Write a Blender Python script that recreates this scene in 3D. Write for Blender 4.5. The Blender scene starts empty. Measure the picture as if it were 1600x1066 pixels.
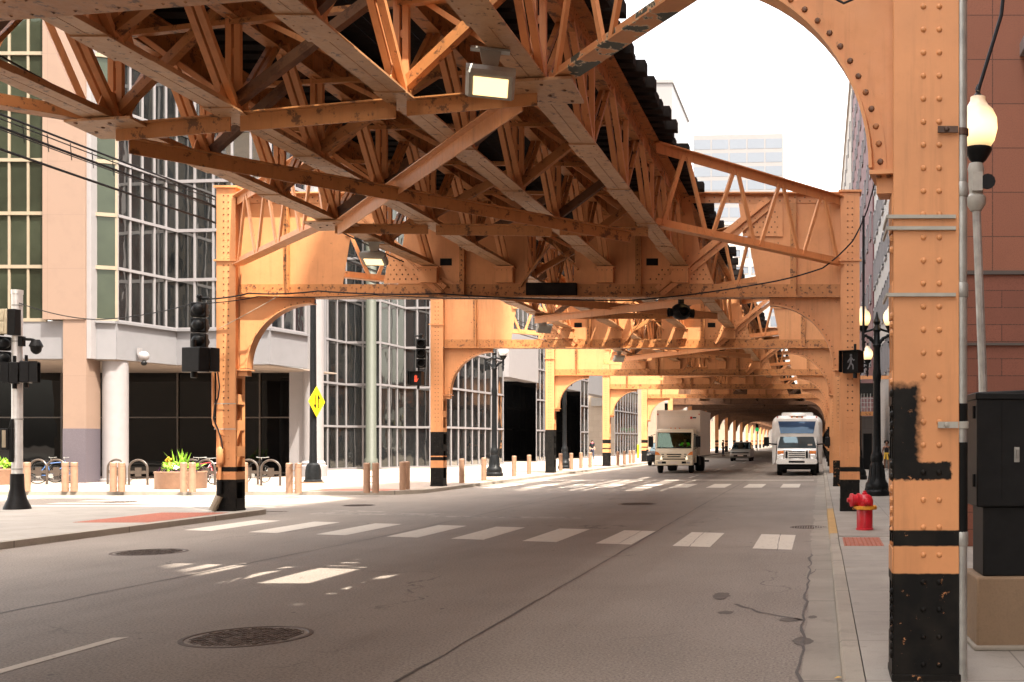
import bpy, math, random
from mathutils import Vector, Matrix
R = math.radians
random.seed(7)
S = bpy.context.scene
C = S.collection

# ---------------------------------------------------------------- camera
F_PX = 1680.0                      # focal length in pixels of a 1600 px wide frame
CAM_H = 1.67                       # above the pavement (pavement z=0, road z=-0.12)
cd = bpy.data.cameras.new('camera')
cam = bpy.data.objects.new('camera', cd); C.objects.link(cam)
cam.location = (0, 0, CAM_H); cam.rotation_euler = (R(90), 0, 0)
cd.sensor_width = 36.0; cd.lens = 36.0 * F_PX / 1600.0
cd.shift_x = -482 / 1600.0; cd.shift_y = 156 / 1600.0
cd.clip_start = 0.05; cd.clip_end = 5000
S.camera = cam

# ---------------------------------------------------------------- sky and sun
SUN_X, SUN_Y = 0.36, 0.36          # ground shift of a shadow per metre of height (to the left, and away)
sun_vec = Vector((SUN_X, -SUN_Y, 1.0)).normalized()      # towards the sun
el = math.asin(sun_vec.z); az = math.atan2(sun_vec.x, sun_vec.y)
W = bpy.data.worlds.new('World'); S.world = W; W.use_nodes = True
nt = W.node_tree; bg = nt.nodes['Background']
sky = nt.nodes.new('ShaderNodeTexSky'); sky.sky_type = 'NISHITA'; sky.sun_disc = False
sky.sun_elevation = el; sky.sun_rotation = az
sky.air_density = 1.0; sky.dust_density = 4.0; sky.ozone_density = 0.6
hs = nt.nodes.new('ShaderNodeHueSaturation'); hs.inputs['Saturation'].default_value = 0.35
nt.links.new(sky.outputs[0], hs.inputs['Color']); 
tint = nt.nodes.new('ShaderNodeMix'); tint.data_type = 'RGBA'; tint.blend_type = 'MULTIPLY'
tint.inputs[0].default_value = 1.0; tint.inputs[7].default_value = (1.0, 0.93, 0.84, 1)
nt.links.new(hs.outputs[0], tint.inputs[6]); nt.links.new(tint.outputs[2], bg.inputs[0])
bg.inputs[1].default_value = 0.15
sd = bpy.data.lights.new('sun', 'SUN'); sd.energy = 2.3; sd.angle = R(0.5); sd.color = (1.0, 0.92, 0.80)
sun = bpy.data.objects.new('sun', sd); C.objects.link(sun)
sun.rotation_euler = (-sun_vec).to_track_quat('-Z', 'Y').to_euler()
S.view_settings.view_transform = 'Standard'; S.view_settings.look = 'None'
S.view_settings.exposure = 2.76; S.view_settings.gamma = 1.0
S.cycles.max_bounces = 8; S.cycles.diffuse_bounces = 3; S.cycles.glossy_bounces = 4
S.cycles.transparent_max_bounces = 8
S.cycles.use_denoising = True
S.cycles.sample_clamp_indirect = 6.0

# ---------------------------------------------------------------- mesh helpers
class MB:
    """collects polygons for ONE mesh object"""
    def __init__(s): s.v = []; s.f = []; s.rv = []
    def poly(s, pts):
        n = len(s.v); s.v += [tuple(p) for p in pts]; s.f.append(tuple(range(n, n + len(pts)))); return s
    def quads(s, ring_list, close=True, cap=(True, True)):
        n0 = len(s.v); k = len(ring_list[0])
        for r in ring_list: s.v += [tuple(p) for p in r]
        for i in range(len(ring_list) - 1):
            a = n0 + i * k; b = a + k
            for j in range(k if close else k - 1):
                j2 = (j + 1) % k
                s.f.append((a + j, a + j2, b + j2, b + j))
        if cap[0]: s.f.append(tuple(n0 + j for j in reversed(range(k))))
        if cap[1]: s.f.append(tuple(n0 + (len(ring_list) - 1) * k + j for j in range(k)))
        return s
    def box(s, x0, x1, y0, y1, z0, z1):
        return s.quads([[(x0, y0, z0), (x1, y0, z0), (x1, y1, z0), (x0, y1, z0)],
                        [(x0, y0, z1), (x1, y0, z1), (x1, y1, z1), (x0, y1, z1)]])
    def bar(s, p0, p1, w, h, up=(0, 0, 1), ow=0, oh=0):
        """box beam p0->p1, w across, h along 'up'"""
        p0 = Vector(p0); p1 = Vector(p1); d = (p1 - p0).normalized(); up = Vector(up)
        side = d.cross(up)
        if side.length < 1e-4: side = d.cross(Vector((0, 1, 0)))
        side.normalize(); u = side.cross(d).normalized()
        o = side * ow + u * oh
        r = []
        for p in (p0, p1):
            p = p + o
            r.append([p - side * w / 2 - u * h / 2, p + side * w / 2 - u * h / 2, p + side * w / 2 + u * h / 2, p - side * w / 2 + u * h / 2])
        return s.quads(r)
    def tube(s, pts, r, n=8, cap=True):
        pts = [Vector(p) for p in pts]; rings = []
        rr = r if isinstance(r, (list, tuple)) else [r] * len(pts)
        prev = None
        for i, p in enumerate(pts):
            if i == 0: d = pts[1] - p
            elif i == len(pts) - 1: d = p - pts[i - 1]
            else: d = (pts[i + 1] - p).normalized() + (p - pts[i - 1]).normalized()
            d = d.normalized() if d.length > 1e-9 else Vector((0, 0, 1))
            if prev is None:
                a = d.orthogonal().normalized()
            else:
                a = prev - d * prev.dot(d)
                a = a.normalized() if a.length > 1e-6 else d.orthogonal().normalized()
            prev = a; b = d.cross(a)
            rings.append([p + (a * math.cos(2 * math.pi * k / n) + b * math.sin(2 * math.pi * k / n)) * rr[i] for k in range(n)])
        return s.quads(rings, cap=(cap, cap))
    def lathe(s, prof, c=(0, 0, 0), n=16, axis='z'):
        rings = []
        for r, z in prof:
            ring = []
            for k in range(n):
                a = 2 * math.pi * k / n; x, y = r * math.cos(a), r * math.sin(a)
                if axis == 'z': p = (c[0] + x, c[1] + y, c[2] + z)
                elif axis == 'x': p = (c[0] + z, c[1] + x, c[2] + y)
                else: p = (c[0] + x, c[1] - z, c[2] + y)          # towards -Y
                ring.append(p)
            rings.append(ring)
        return s.quads(rings)
    def prism(s, poly, a0, a1, axis='y'):
        """poly of 2D points; axis 'y': (x,z) outline run along y; 'x': (y,z) along x; 'z': (x,y) along z"""
        def P(q, a):
            return (q[0], a, q[1]) if axis == 'y' else ((a, q[0], q[1]) if axis == 'x' else (q[0], q[1], a))
        return s.quads([[P(q, a0) for q in poly], [P(q, a1) for q in poly]])
    def rivet(s, p, nrm, r=0.018, n=6, rings=2):
        nrm = Vector(nrm).normalized(); a = nrm.orthogonal().normalized(); b = nrm.cross(a); p = Vector(p)
        n0 = len(s.v); f0 = len(s.f)
        for i in range(rings):
            t = (math.pi / 2) * i / rings
            rr = r * math.cos(t); hh = r * 0.75 * math.sin(t)
            for k in range(n):
                an = 2 * math.pi * k / n
                s.v.append(tuple(p + nrm * hh + (a * math.cos(an) + b * math.sin(an)) * rr))
        s.v.append(tuple(p + nrm * r * 0.75)); top = len(s.v) - 1
        for i in range(rings - 1):
            for k in range(n):
                k2 = (k + 1) % n; q = n0 + i * n
                s.f.append((q + k, q + k2, q + n + k2, q + n + k))
        q = n0 + (rings - 1) * n
        for k in range(n): s.f.append((q + k, q + (k + 1) % n, top))
        s.rv.append((f0, len(s.f), p.z)); return s
    def sphere(s, c, r, n=12, m=8, sz=(1, 1, 1)):
        prof = []
        rings = []
        for i in range(1, m):
            t = math.pi * i / m
            rings.append([(c[0] + r * sz[0] * math.sin(t) * math.cos(2 * math.pi * k / n), c[1] + r * sz[1] * math.sin(t) * math.sin(2 * math.pi * k / n),
                           c[2] - r * sz[2] * math.cos(t)) for k in range(n)])
        return s.quads(rings)
    def build(s, name, m, parent=None, loc=None, smooth=35, bevel=0, rivz=None):
        me = bpy.data.meshes.new(name); me.from_pydata(s.v, [], s.f); me.update()
        ms = m if isinstance(m, (list, tuple)) else [m]
        for k in ms: me.materials.append(k)
        if s.rv and len(ms) == 1 and (rivz is not None or ms[0].name.startswith(('orange', 'faded'))):
            me.materials.append(M['rivet'])
            for a, b, z in s.rv:
                if rivz is None or z > rivz:
                    for q in range(a, b): me.polygons[q].material_index = 1
        if smooth:
            me.polygons.foreach_set('use_smooth', [True] * len(me.polygons))
            me.set_sharp_from_angle(angle=R(smooth))
        o = bpy.data.objects.new(name, me); C.objects.link(o)
        if parent: o.parent = parent
        if loc: o.location = loc
        if bevel:
            bm = o.modifiers.new('bevel', 'BEVEL'); bm.width = bevel; bm.segments = 2; bm.limit_method = 'ANGLE'; bm.angle_limit = R(40)
        return o

def tag(o, label, cat, group=None):
    o['label'] = label; o['category'] = cat
    if group: o['group'] = group
    return o
def thing(name, label, cat, loc=(0, 0, 0), rz=0, group=None):
    o = bpy.data.objects.new(name, None); C.objects.link(o); o.location = loc; o.rotation_euler = (0, 0, rz)
    o.empty_display_size = 0.3
    return tag(o, label, cat, group)
def struct(o): o['kind'] = 'structure'; return o
def stuff(o): o['kind'] = 'stuff'; return o
KIDS = {}
def dup(root, loc=None, rz=None, label=None, group=None):
    r = root.copy(); C.objects.link(r)
    if loc is not None: r.location = loc
    if rz is not None: r.rotation_euler = (0, 0, rz)
    if label: r['label'] = label
    if group: r['group'] = group
    kids = KIDS.get(root.name)
    if kids is None:
        allc = {}
        for o in C.objects:
            if o.parent: allc.setdefault(o.parent.name, []).append(o)
        def coll(o): return [(c, coll(c)) for c in allc.get(o.name, [])]
        kids = coll(root); KIDS[root.name] = kids
    def cp(lst, par):
        for c, sub in lst:
            n = c.copy(); C.objects.link(n); n.parent = par; cp(sub, n)
    cp(kids, r)
    return r
ORD = ['first', 'second', 'third', 'fourth', 'fifth', 'sixth', 'seventh', 'eighth', 'ninth', 'tenth', 'eleventh', 'twelfth', 'thirteenth', 'fourteenth', 'fifteenth', 'sixteenth', 'seventeenth', 'eighteenth']

# ---------------------------------------------------------------- materials
class NT:
    def __init__(s, name):
        s.m = bpy.data.materials.new(name); s.m.use_nodes = True; s.t = s.m.node_tree
        s.b = s.t.nodes['Principled BSDF']
    def n(s, typ, **kw):
        x = s.t.nodes.new(typ)
        for k, v in kw.items(): setattr(x, k, v)
        return x
    def l(s, a, b): s.t.links.new(a, b)
    def pos(s):
        if not hasattr(s, '_pos'): s._pos = s.n('ShaderNodeNewGeometry').outputs['Position']
        return s._pos
    def obj(s):
        if not hasattr(s, '_obj'): s._obj = s.n('ShaderNodeTexCoord').outputs['Object']
        return s._obj
    def scaled(s, vec, sc):
        m = s.n('ShaderNodeMapping'); m.inputs['Scale'].default_value = sc; s.l(vec, m.inputs[0]); return m.outputs[0]
    def noise(s, vec, scale, detail=4, rough=0.55, dist=0):
        x = s.n('ShaderNodeTexNoise'); x.inputs['Scale'].default_value = scale; x.inputs['Detail'].default_value = detail
        x.inputs['Roughness'].default_value = rough; x.inputs['Distortion'].default_value = dist
        s.l(vec, x.inputs['Vector']); return x.outputs['Fac']
    def ramp(s, fac, a, b, ca=0.0, cb=1.0):
        x = s.n('ShaderNodeMapRange'); x.inputs[1].default_value = a; x.inputs[2].default_value = b
        x.inputs[3].default_value = ca; x.inputs[4].default_value = cb; s.l(fac, x.inputs[0]); return x.outputs[0]
    def math(s, op, a, b=None, clamp=False):
        x = s.n('ShaderNodeMath', operation=op); x.use_clamp = clamp
        for i, q in enumerate((a, b)):
            if q is None: continue
            if isinstance(q, (int, float)): x.inputs[i].default_value = q
            else: s.l(q, x.inputs[i])
        return x.outputs[0]
    def mix(s, fac, a, b):
        x = s.n('ShaderNodeMix', data_type='RGBA')
        for i, q in ((0, fac), (6, a), (7, b)):
            if isinstance(q, (int, float)): x.inputs[i].default_value = q
            elif isinstance(q, tuple): x.inputs[i].default_value = (*q[:3], 1)
            else: s.l(q, x.inputs[i])
        return x.outputs[2]
    def col(s, c):
        if isinstance(c, tuple): s.b.inputs['Base Color'].default_value = (*c[:3], 1)
        else: s.l(c, s.b.inputs['Base Color'])
        return s
    def rough(s, v):
        if isinstance(v, (int, float)): s.b.inputs['Roughness'].default_value = v
        else: s.l(v, s.b.inputs['Roughness'])
        return s
    def bump(s, h, strength=0.3, dist=0.01):
        x = s.n('ShaderNodeBump'); x.inputs['Strength'].default_value = strength; x.inputs['Distance'].default_value = dist
        s.l(h, x.inputs['Height']); s.l(x.outputs[0], s.b.inputs['Normal']); return s
    def xyz(s, vec):
        x = s.n('ShaderNodeSeparateXYZ'); s.l(vec, x.inputs[0]); return x.outputs

def sc(c, k): return tuple(min(1, q * k) for q in c)
def simple(name, c, rough=0.6, var=0.12, scale=6, bump=0.0, metallic=0, obj=False, fine=0):
    t = NT(name); v = t.obj() if obj else t.pos()
    f = t.noise(v, scale, 5)
    colr = t.mix(t.ramp(f, 0.3, 0.7), sc(c, 1 - var), sc(c, 1 + var))
    if fine:
        g = t.noise(v, 90, 2)
        colr = t.mix(t.ramp(g, 0.45, 0.62), colr, sc(c, 1 - fine))
    t.col(colr); t.rough(rough); t.b.inputs['Metallic'].default_value = metallic
    if max(c) < 0.05: t.b.inputs['Specular IOR Level'].default_value = 0.16
    if bump: t.bump(t.noise(v, scale * 8, 3), bump)
    return t.m
def emit(name, c, strength):
    t = NT(name); t.col(tuple(q * 0.5 for q in c)); t.b.inputs['Emission Color'].default_value = (*c, 1); t.b.inputs['Emission Strength'].default_value = strength
    return t.m

ORANGE = (0.64, 0.285, 0.115)
RUST = (0.085, 0.035, 0.016)
def orange_nodes(t, base=ORANGE, grime=0.35, rust=0.0, chips=0.0):
    p = t.pos()
    a = t.noise(p, 1.3, 5, 0.6); b = t.noise(p, 14, 4, 0.6)
    c = t.mix(t.ramp(a, 0.3, 0.72), sc(base, 0.88), sc(base, 1.08))
    c = t.mix(t.ramp(b, 0.52, 0.8, 0, 0.22), c, sc(base, 0.72))
    streak = t.noise(t.scaled(p, (5.0, 5.0, 0.35)), 1.6, 5, 0.65)
    c = t.mix(t.ramp(streak, 0.52, 0.78, 0, grime), c, (0.20, 0.085, 0.03))
    if rust:
        r = t.noise(p, 5.5, 8, 0.72)
        c = t.mix(t.ramp(r, 0.72 - rust, 0.77 - rust, 0, 0.85), c, RUST)
    return c, b
def orange(name, **kw):
    t = NT(name); c, b = orange_nodes(t, **kw); t.col(c); t.rough(t.ramp(b, 0.3, 0.7, 0.42, 0.6)); t.bump(b, 0.10, 0.01)
    return t.m
M = {}
M['steel'] = orange('orange_steel', grime=0.42, rust=0.08)
M['steel_web'] = orange('orange_steel_plate', grime=0.36, rust=0.06)
M['steel_rusty'] = orange('orange_steel_rusty', base=(0.47, 0.20, 0.065), grime=0.55, rust=0.17)
M['chord'] = orange('faded_chord_steel', base=(0.50, 0.27, 0.13), grime=0.4, rust=0.15)
M['steel_dark'] = orange('rust_and_shade_steel', base=(0.15, 0.07, 0.032), grime=0.7, rust=0.2)  # rusty dark steel; on the far tunnel its darkness is painted shade
M['rivet'] = orange('rust_and_shading_rivet', base=(0.36, 0.15, 0.05), grime=0.5, rust=0.25)  # base darkened for rust and for the shading round the heads
def peel_mat():
    t = NT('peeling_orange_steel'); c, b = orange_nodes(t, grime=0.25, rust=0.06)
    n = t.noise(t.scaled(t.pos(), (1, 1, 1)), 2.6, 6, 0.6, 0.4)
    rim = t.ramp(n, 0.50, 0.512); core = t.ramp(n, 0.515, 0.53)
    c = t.mix(rim, c, (0.62, 0.50, 0.34)); c = t.mix(core, c, (0.055, 0.062, 0.045))
    t.col(c); t.rough(0.55); t.bump(b, 0.1); return t.m
M['peel'] = peel_mat()
def column_mat(name, bands, chips=0.0, extra=None):
    """orange column with black painted bands [(z0,z1)..] (real paint on the steel)"""
    t = NT(name); c, b = orange_nodes(t, grime=0.34, rust=0.05)
    p = t.pos(); X, Y, Z = t.xyz(p)
    wob = t.math('MULTIPLY', t.math('SUBTRACT', t.noise(p, 16, 4), 0.5), 0.012)
    z = t.math('ADD', Z, wob)
    black = None
    for z0, z1 in bands:
        k = t.math('MULTIPLY', t.ramp(z, z0 - 0.004, z0 + 0.004), t.ramp(z, z1 + 0.004, z1 - 0.004))
        black = k if black is None else t.math('MAXIMUM', black, k)
    if extra: 
        for (x0, x1, z0, z1, soft) in extra:
            n2 = t.math('MULTIPLY', t.math('SUBTRACT', t.noise(p, 22, 5), 0.5), 0.05 + soft)
            x = t.math('ADD', X, n2); zz = t.math('ADD', Z, n2)
            k = t.math('MULTIPLY', t.ramp(x, x0 - .004, x0 + .004), t.ramp(x, x1 + soft, x1 - soft))
            k = t.math('MULTIPLY', k, t.math('MULTIPLY', t.ramp(zz, z0 - .006, z0 + .006), t.ramp(zz, z1 + soft, z1 - soft)))
            black = t.math('MAXIMUM', black, k)
    ch = t.noise(p, 11, 7, 0.75)
    black = t.math('MULTIPLY', black, t.ramp(ch, 0.74 - chips, 0.70 - chips), True)
    dirt = t.mix(t.ramp(t.noise(p, 6, 5), 0.4, 0.7), (0.005, 0.005, 0.005), (0.014, 0.012, 0.010))
    t.col(t.mix(black, c, dirt)); t.rough(0.5); t.l(t.ramp(black, 0, 1, 0.5, 0.15), t.b.inputs['Specular IOR Level']); t.bump(b, 0.1); return t.m
STD = [(-0.2, 0.75), (0.94, 1.05)]
M['tie'] = simple('creosoted_timber', (0.014, 0.011, 0.010), 0.85, 0.4, 7, 0.5)
M['black'] = simple('black_enamel', (0.008, 0.008, 0.0085), 0.45, 0.25, 9)
M['black_matt'] = simple('matt_black', (0.006, 0.006, 0.006), 0.75, 0.2, 9)
M['lampblack'] = simple('black_cast_iron', (0.009, 0.010, 0.011), 0.38, 0.3, 12, 0.15)
M['galv'] = simple('galvanised_steel', (0.36, 0.36, 0.34), 0.45, 0.22, 7, 0.05, 0.5)
M['alu'] = simple('brushed_aluminium_pole', (0.62, 0.61, 0.60), 0.38, 0.1, 5, 0.0, 0.35)
M['greycase'] = simple('grey_cast_housing', (0.36, 0.35, 0.31), 0.5, 0.1, 9)
M['beigebox'] = simple('weathered_beige_box', (0.42, 0.36, 0.25), 0.6, 0.15, 9)
M['wire'] = simple('black_cable', (0.014, 0.014, 0.016), 0.5, 0.2, 9)
M['wire_light'] = simple('pale_wire', (0.35, 0.28, 0.2), 0.6, 0.2, 9)
M['white'] = simple('white_painted_metal', (0.235, 0.222, 0.226), 0.45, 0.04, 3)
M['frame'] = simple('shade_toned_window_frame', (0.21, 0.198, 0.205), 0.4, 0.05, 4)  # white frames; the grey puts facade shade into their colour
M['tanframe'] = simple('bronze_tan_frame', (0.235, 0.195, 0.14), 0.4, 0.06, 4)
M['fascia'] = simple('pale_grey_panel', (0.165, 0.163, 0.172), 0.55, 0.05, 2)
M['soffit'] = simple('cream_soffit', (0.28, 0.23, 0.19), 0.7, 0.04, 2)
M['mauve'] = simple('mauve_granite', (0.10, 0.085, 0.10), 0.5, 0.1, 20, 0, 0, False, 0.2)
M['chrome'] = simple('bright_chrome', (0.75, 0.75, 0.76), 0.15, 0.03, 4, 0, 1.0)
M['tyre'] = simple('tyre_rubber', (0.015, 0.015, 0.015), 0.85, 0.2, 15)
M['creampaint'] = simple('cream_truck_paint', (0.74, 0.63, 0.46), 0.3, 0.03, 2)
M['boxwhite'] = simple('white_box_panel', (0.72, 0.61, 0.51), 0.45, 0.05, 2)
M['buswhite'] = simple('white_bus_paint', (0.78, 0.76, 0.73), 0.25, 0.03, 2)
M['silver'] = simple('silver_car_paint', (0.40, 0.38, 0.34), 0.3, 0.04, 2, 0, 0.4)
M['amber'] = simple('amber_lens', (0.75, 0.22, 0.04), 0.2, 0.05, 8)
M['redlens'] = simple('red_lens', (0.55, 0.03, 0.02), 0.25, 0.05, 8)
M['headlamp'] = emit('warm_headlamp', (1.0, 0.86, 0.6), .2)
def globe_mat():
    t = NT('lit_acorn_globe'); Z = t.xyz(t.n('ShaderNodeTexCoord').outputs['Generated'])[2]
    k = t.ramp(t.math('ABSOLUTE', t.math('SUBTRACT', Z, 0.38)), 0.08, 0.40, 0.40, 0.03)
    t.col((0.75, 0.62, 0.48)); t.rough(0.3); t.b.inputs['Emission Color'].default_value = (1.0, 0.62, 0.25, 1); t.l(k, t.b.inputs['Emission Strength']); return t.m
M['lampglow'] = globe_mat()
M['lampcore'] = emit('lamp_core', (1.0, 0.82, 0.5), 6)
M['globe_off'] = simple('unlit_white_globe', (0.85, 0.85, 0.84), 0.35, 0.02, 3)
M['floodlens'] = emit('lit_floodlight_lens', (1.0, 0.62, 0.26), .42)
M['walk'] = simple('unlit_grey_walk_figure', (0.16, 0.16, 0.17), 0.5, 0.3, 40)
M['stophand'] = emit('red_hand_lamp', (1.0, 0.10, 0.04), 0.10)
M['greenlamp'] = emit('green_signal_lamp', (0.03, 0.9, 0.25), 0.06)
M['hydrant'] = simple('red_hydrant_paint', (0.52, 0.012, 0.025), 0.32, 0.12, 8, 0.05)
M['hydrant_yellow'] = simple('chipped_yellow_flange', (0.62, 0.26, 0.02), 0.5, 0.3, 25)
M['yellow'] = simple('yellow_sign_sheeting', (0.86, 0.66, 0.01), 0.4, 0.03, 4)
M['bollard'] = simple('tan_bollard_paint', (0.28, 0.165, 0.105), 0.5, 0.1, 8)
M['rack'] = simple('dark_bronze_rack', (0.06, 0.045, 0.035), 0.4, 0.2, 12)
M['skin'] = simple('brown_skin', (0.22, 0.10, 0.06), 0.55, 0.05, 8)
M['skin2'] = simple('tanned_skin', (0.45, 0.25, 0.17), 0.55, 0.05, 8)
M['hair'] = simple('dark_hair', (0.014, 0.010, 0.008), 0.7, 0.3, 30)
M['blackcloth'] = simple('black_cloth', (0.015, 0.015, 0.018), 0.85, 0.2, 20)
M['yellowcloth'] = simple('yellow_cloth', (0.65, 0.38, 0.04), 0.85, 0.1, 20)
M['hivis'] = simple('hi_vis_green_cloth', (0.12, 0.80, 0.02), 0.7, 0.08, 20)
M['pinkcloth'] = simple('pink_cloth', (0.55, 0.15, 0.2), 0.85, 0.1, 20)
M['denim'] = simple('dark_denim', (0.03, 0.035, 0.06), 0.85, 0.15, 20)
M['whitecloth'] = simple('white_shoe_leather', (0.7, 0.68, 0.65), 0.7, 0.05, 20)
M['leaf'] = simple('lime_leaf', (0.22, 0.42, 0.03), 0.5, 0.35, 12)
M['leafdark'] = simple('purple_leaf', (0.035, 0.012, 0.03), 0.55, 0.5, 14)
M['flower'] = simple('white_flower', (0.8, 0.78, 0.7), 0.6, 0.05, 10)
M['yflower'] = simple('yellow_flower', (0.75, 0.42, 0.03), 0.6, 0.1, 10)
M['darkroom'] = simple('dim_interior_wall', (0.02, 0.019, 0.018), 0.8, 0.3, 1.2)

def glass(name, tint=(0.03, 0.035, 0.04), refl=0.5, wave=0.35, wscale=0.9, rc=(0.9, 0.93, 0.95)):
    t = NT(name); nt = t.t
    gl = t.n('ShaderNodeBsdfGlossy'); gl.inputs['Roughness'].default_value = 0.02; gl.inputs['Color'].default_value = (*rc, 1)
    df = t.n('ShaderNodeBsdfDiffuse')
    f = t.noise(t.pos(), 0.5, 3); t.l(t.mix(t.ramp(f, 0.3, 0.7), sc(tint, 0.6), sc(tint, 1.5)), df.inputs['Color'])
    mx = t.n('ShaderNodeMixShader')
    fr = t.n('ShaderNodeFresnel'); fr.inputs['IOR'].default_value = 1.5
    fac = t.math('ADD', t.math('MULTIPLY', fr.outputs[0], 1.0 - refl), refl, True)
    t.l(fac, mx.inputs[0]); t.l(df.outputs[0], mx.inputs[1]); t.l(gl.outputs[0], mx.inputs[2])
    bp = t.n('ShaderNodeBump'); bp.inputs['Strength'].default_value = wave; bp.inputs['Distance'].default_value = 0.05
    w = t.noise(t.scaled(t.pos(), (1, 1, 0.5)), wscale, 2, 0.4); t.l(w, bp.inputs['Height']); t.l(bp.outputs[0], gl.inputs['Normal'])
    out = nt.nodes['Material Output']; t.l(mx.outputs[0], out.inputs['Surface']); nt.nodes.remove(t.b)
    return t.m
M['glass'] = glass('mirror_window_glass', (0.012, 0.013, 0.014), 0.24, rc=(0.85, 0.86, 0.82))
M['glass_green'] = glass('green_grey_window_glass', (0.02, 0.024, 0.016), 0.02, rc=(0.5, 0.55, 0.45))
M['glass_dark'] = glass('dark_storefront_glass', (0.003, 0.003, 0.003), 0.0, 0.1, rc=(.45, .45, .45))
def seethrough():
    t = NT('clear_windscreen'); nt = t.t
    gl = t.n('ShaderNodeBsdfGlossy'); gl.inputs['Roughness'].default_value = 0.02; gl.inputs['Color'].default_value = (.8, .95, .85, 1)
    tr = t.n('ShaderNodeBsdfTransparent'); tr.inputs['Color'].default_value = (.82, .94, .80, 1)
    mx = t.n('ShaderNodeMixShader'); fr = t.n('ShaderNodeFresnel'); fr.inputs['IOR'].default_value = 1.5
    t.l(fr.outputs[0], mx.inputs[0]); t.l(tr.outputs[0], mx.inputs[1]); t.l(gl.outputs[0], mx.inputs[2])
    t.l(mx.outputs[0], nt.nodes['Material Output'].inputs['Surface']); nt.nodes.remove(t.b); return t.m
M['clearglass'] = seethrough()
M['carglass'] = glass('vehicle_glass', (0.012, 0.02, 0.02), 0.18, 0.05, rc=(0.75, 0.92, 0.95))
M['buscap'] = glass('blue_tinted_bus_glass', (0.035, 0.065, 0.13), 0.04, 0.05, rc=(0.5, 0.7, 1.0))
M['tower_glass'] = simple('pale_blue_tower_glass', (0.122, 0.138, 0.162), 0.25, 0.05, 0.05)

def asphalt():
    t = NT('worn_asphalt'); p = t.pos()
    a = t.noise(p, 0.35, 5, 0.6); b = t.noise(t.scaled(p, (2.2, 0.25, 1)), 0.8, 4); g = t.noise(p, 42, 5, 0.78)
    base = t.mix(t.ramp(a, 0.3, 0.7), (0.185, 0.154, 0.129), (0.262, 0.222, 0.189))
    base = t.mix(t.ramp(b, 0.5, 0.75, 0, 0.35), base, (0.11, 0.09, 0.077))
    base = t.mix(t.ramp(g, 0.38, 0.48, 0.95, 0), base, (0.075, 0.062, 0.054))
    base = t.mix(t.ramp(g, 0.52, 0.62, 0, 0.8), base, (0.33, 0.29, 0.25))
    sp = t.n('ShaderNodeTexVoronoi'); sp.inputs['Scale'].default_value = 1.5; t.l(t.scaled(p, (1, 0.7, 1)), sp.inputs['Vector'])
    spots = t.ramp(t.math('ADD', sp.outputs['Distance'], t.math('MULTIPLY', t.noise(p, 6, 3), 0.05)), 0.068, 0.05)
    base = t.mix(t.math('MULTIPLY', spots, 0.7), base, (0.03, 0.027, 0.025))
    vc = t.n('ShaderNodeTexVoronoi', feature='DISTANCE_TO_EDGE'); vc.inputs['Scale'].default_value = 0.16
    wv = t.n('ShaderNodeVectorMath', operation='ADD'); t.l(p, wv.inputs[0])
    nn = t.n('ShaderNodeTexNoise'); nn.inputs['Scale'].default_value = 1.5; nn.inputs['Detail'].default_value = 5; t.l(p, nn.inputs['Vector'])
    t.l(nn.outputs['Color'], wv.inputs[1]); t.l(wv.outputs[0], vc.inputs['Vector'])
    crack = t.math('MULTIPLY', t.ramp(vc.outputs['Distance'], 0.004, 0.0), t.ramp(t.noise(p, 0.5, 2), 0.5, 0.6))
    base = t.mix(t.math('MULTIPLY', crack, 0.75, True), base, (0.035, 0.03, 0.028))
    t.col(base); t.rough(t.ramp(g, 0.3, 0.7, 0.62, 0.82)); t.bump(g, 0.35, 0.012); return t.m
M['asphalt'] = asphalt()
def concrete(name, c, joint=1.5, jx=0.0):
    t = NT(name); p = t.pos(); X, Y, Z = t.xyz(p)
    a = t.noise(p, 0.9, 6, 0.62); g = t.noise(p, 60, 3)
    col = t.mix(t.ramp(a, 0.3, 0.72), sc(c, 0.78), sc(c, 1.12))
    col = t.mix(t.ramp(g, 0.5, 0.7, 0, 0.35), col, sc(c, 0.6))
    st = t.noise(p, 2.3, 6, 0.7); col = t.mix(t.ramp(st, 0.55, 0.72, 0, 0.5), col, sc(c, 0.42))
    if joint:
        wn = t.n('ShaderNodeTexWhiteNoise', noise_dimensions='2D'); cbx = t.n('ShaderNodeCombineXYZ'); t.l(t.math('FLOOR', t.math('ADD', t.math('DIVIDE', X, jx or joint), 0.5)), cbx.inputs[0]); t.l(t.math('FLOOR', t.math('ADD', t.math('DIVIDE', Y, joint), 0.5)), cbx.inputs[1]); t.l(cbx.outputs[0], wn.inputs['Vector'])
        col = t.mix(t.ramp(wn.outputs['Value'], 0, 1, 0, 0.32), col, sc(c, 0.62))
        col = t.mix(t.ramp(t.noise(p, 1.1, 7, 0.75), 0.62, 0.70, 0, 0.45), col, (c[0] * .75, c[1] * .5, c[2] * .42))
        ly = t.math('ABSOLUTE', t.math('SUBTRACT', t.math('FRACT', t.math('DIVIDE', Y, joint)), 0.5))
        j = t.ramp(ly, 0.494, 0.498)
        if jx:
            lx = t.math('ABSOLUTE', t.math('SUBTRACT', t.math('FRACT', t.math('DIVIDE', X, jx)), 0.5))
            j = t.math('MAXIMUM', j, t.ramp(lx, 0.494, 0.498))
        col = t.mix(t.math('MULTIPLY', j, 0.75), col, sc(c, 0.3))
    t.col(col); t.rough(0.8); t.bump(g, 0.2, 0.008); return t.m
M['pave'] = concrete('pavement_concrete', (0.33, 0.30, 0.265), 1.5, 1.5)
M['kerb'] = concrete('kerb_concrete', (0.34, 0.30, 0.25), 3.0)
M['gutter'] = concrete('gutter_concrete', (0.30, 0.265, 0.225), 4.0)
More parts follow.
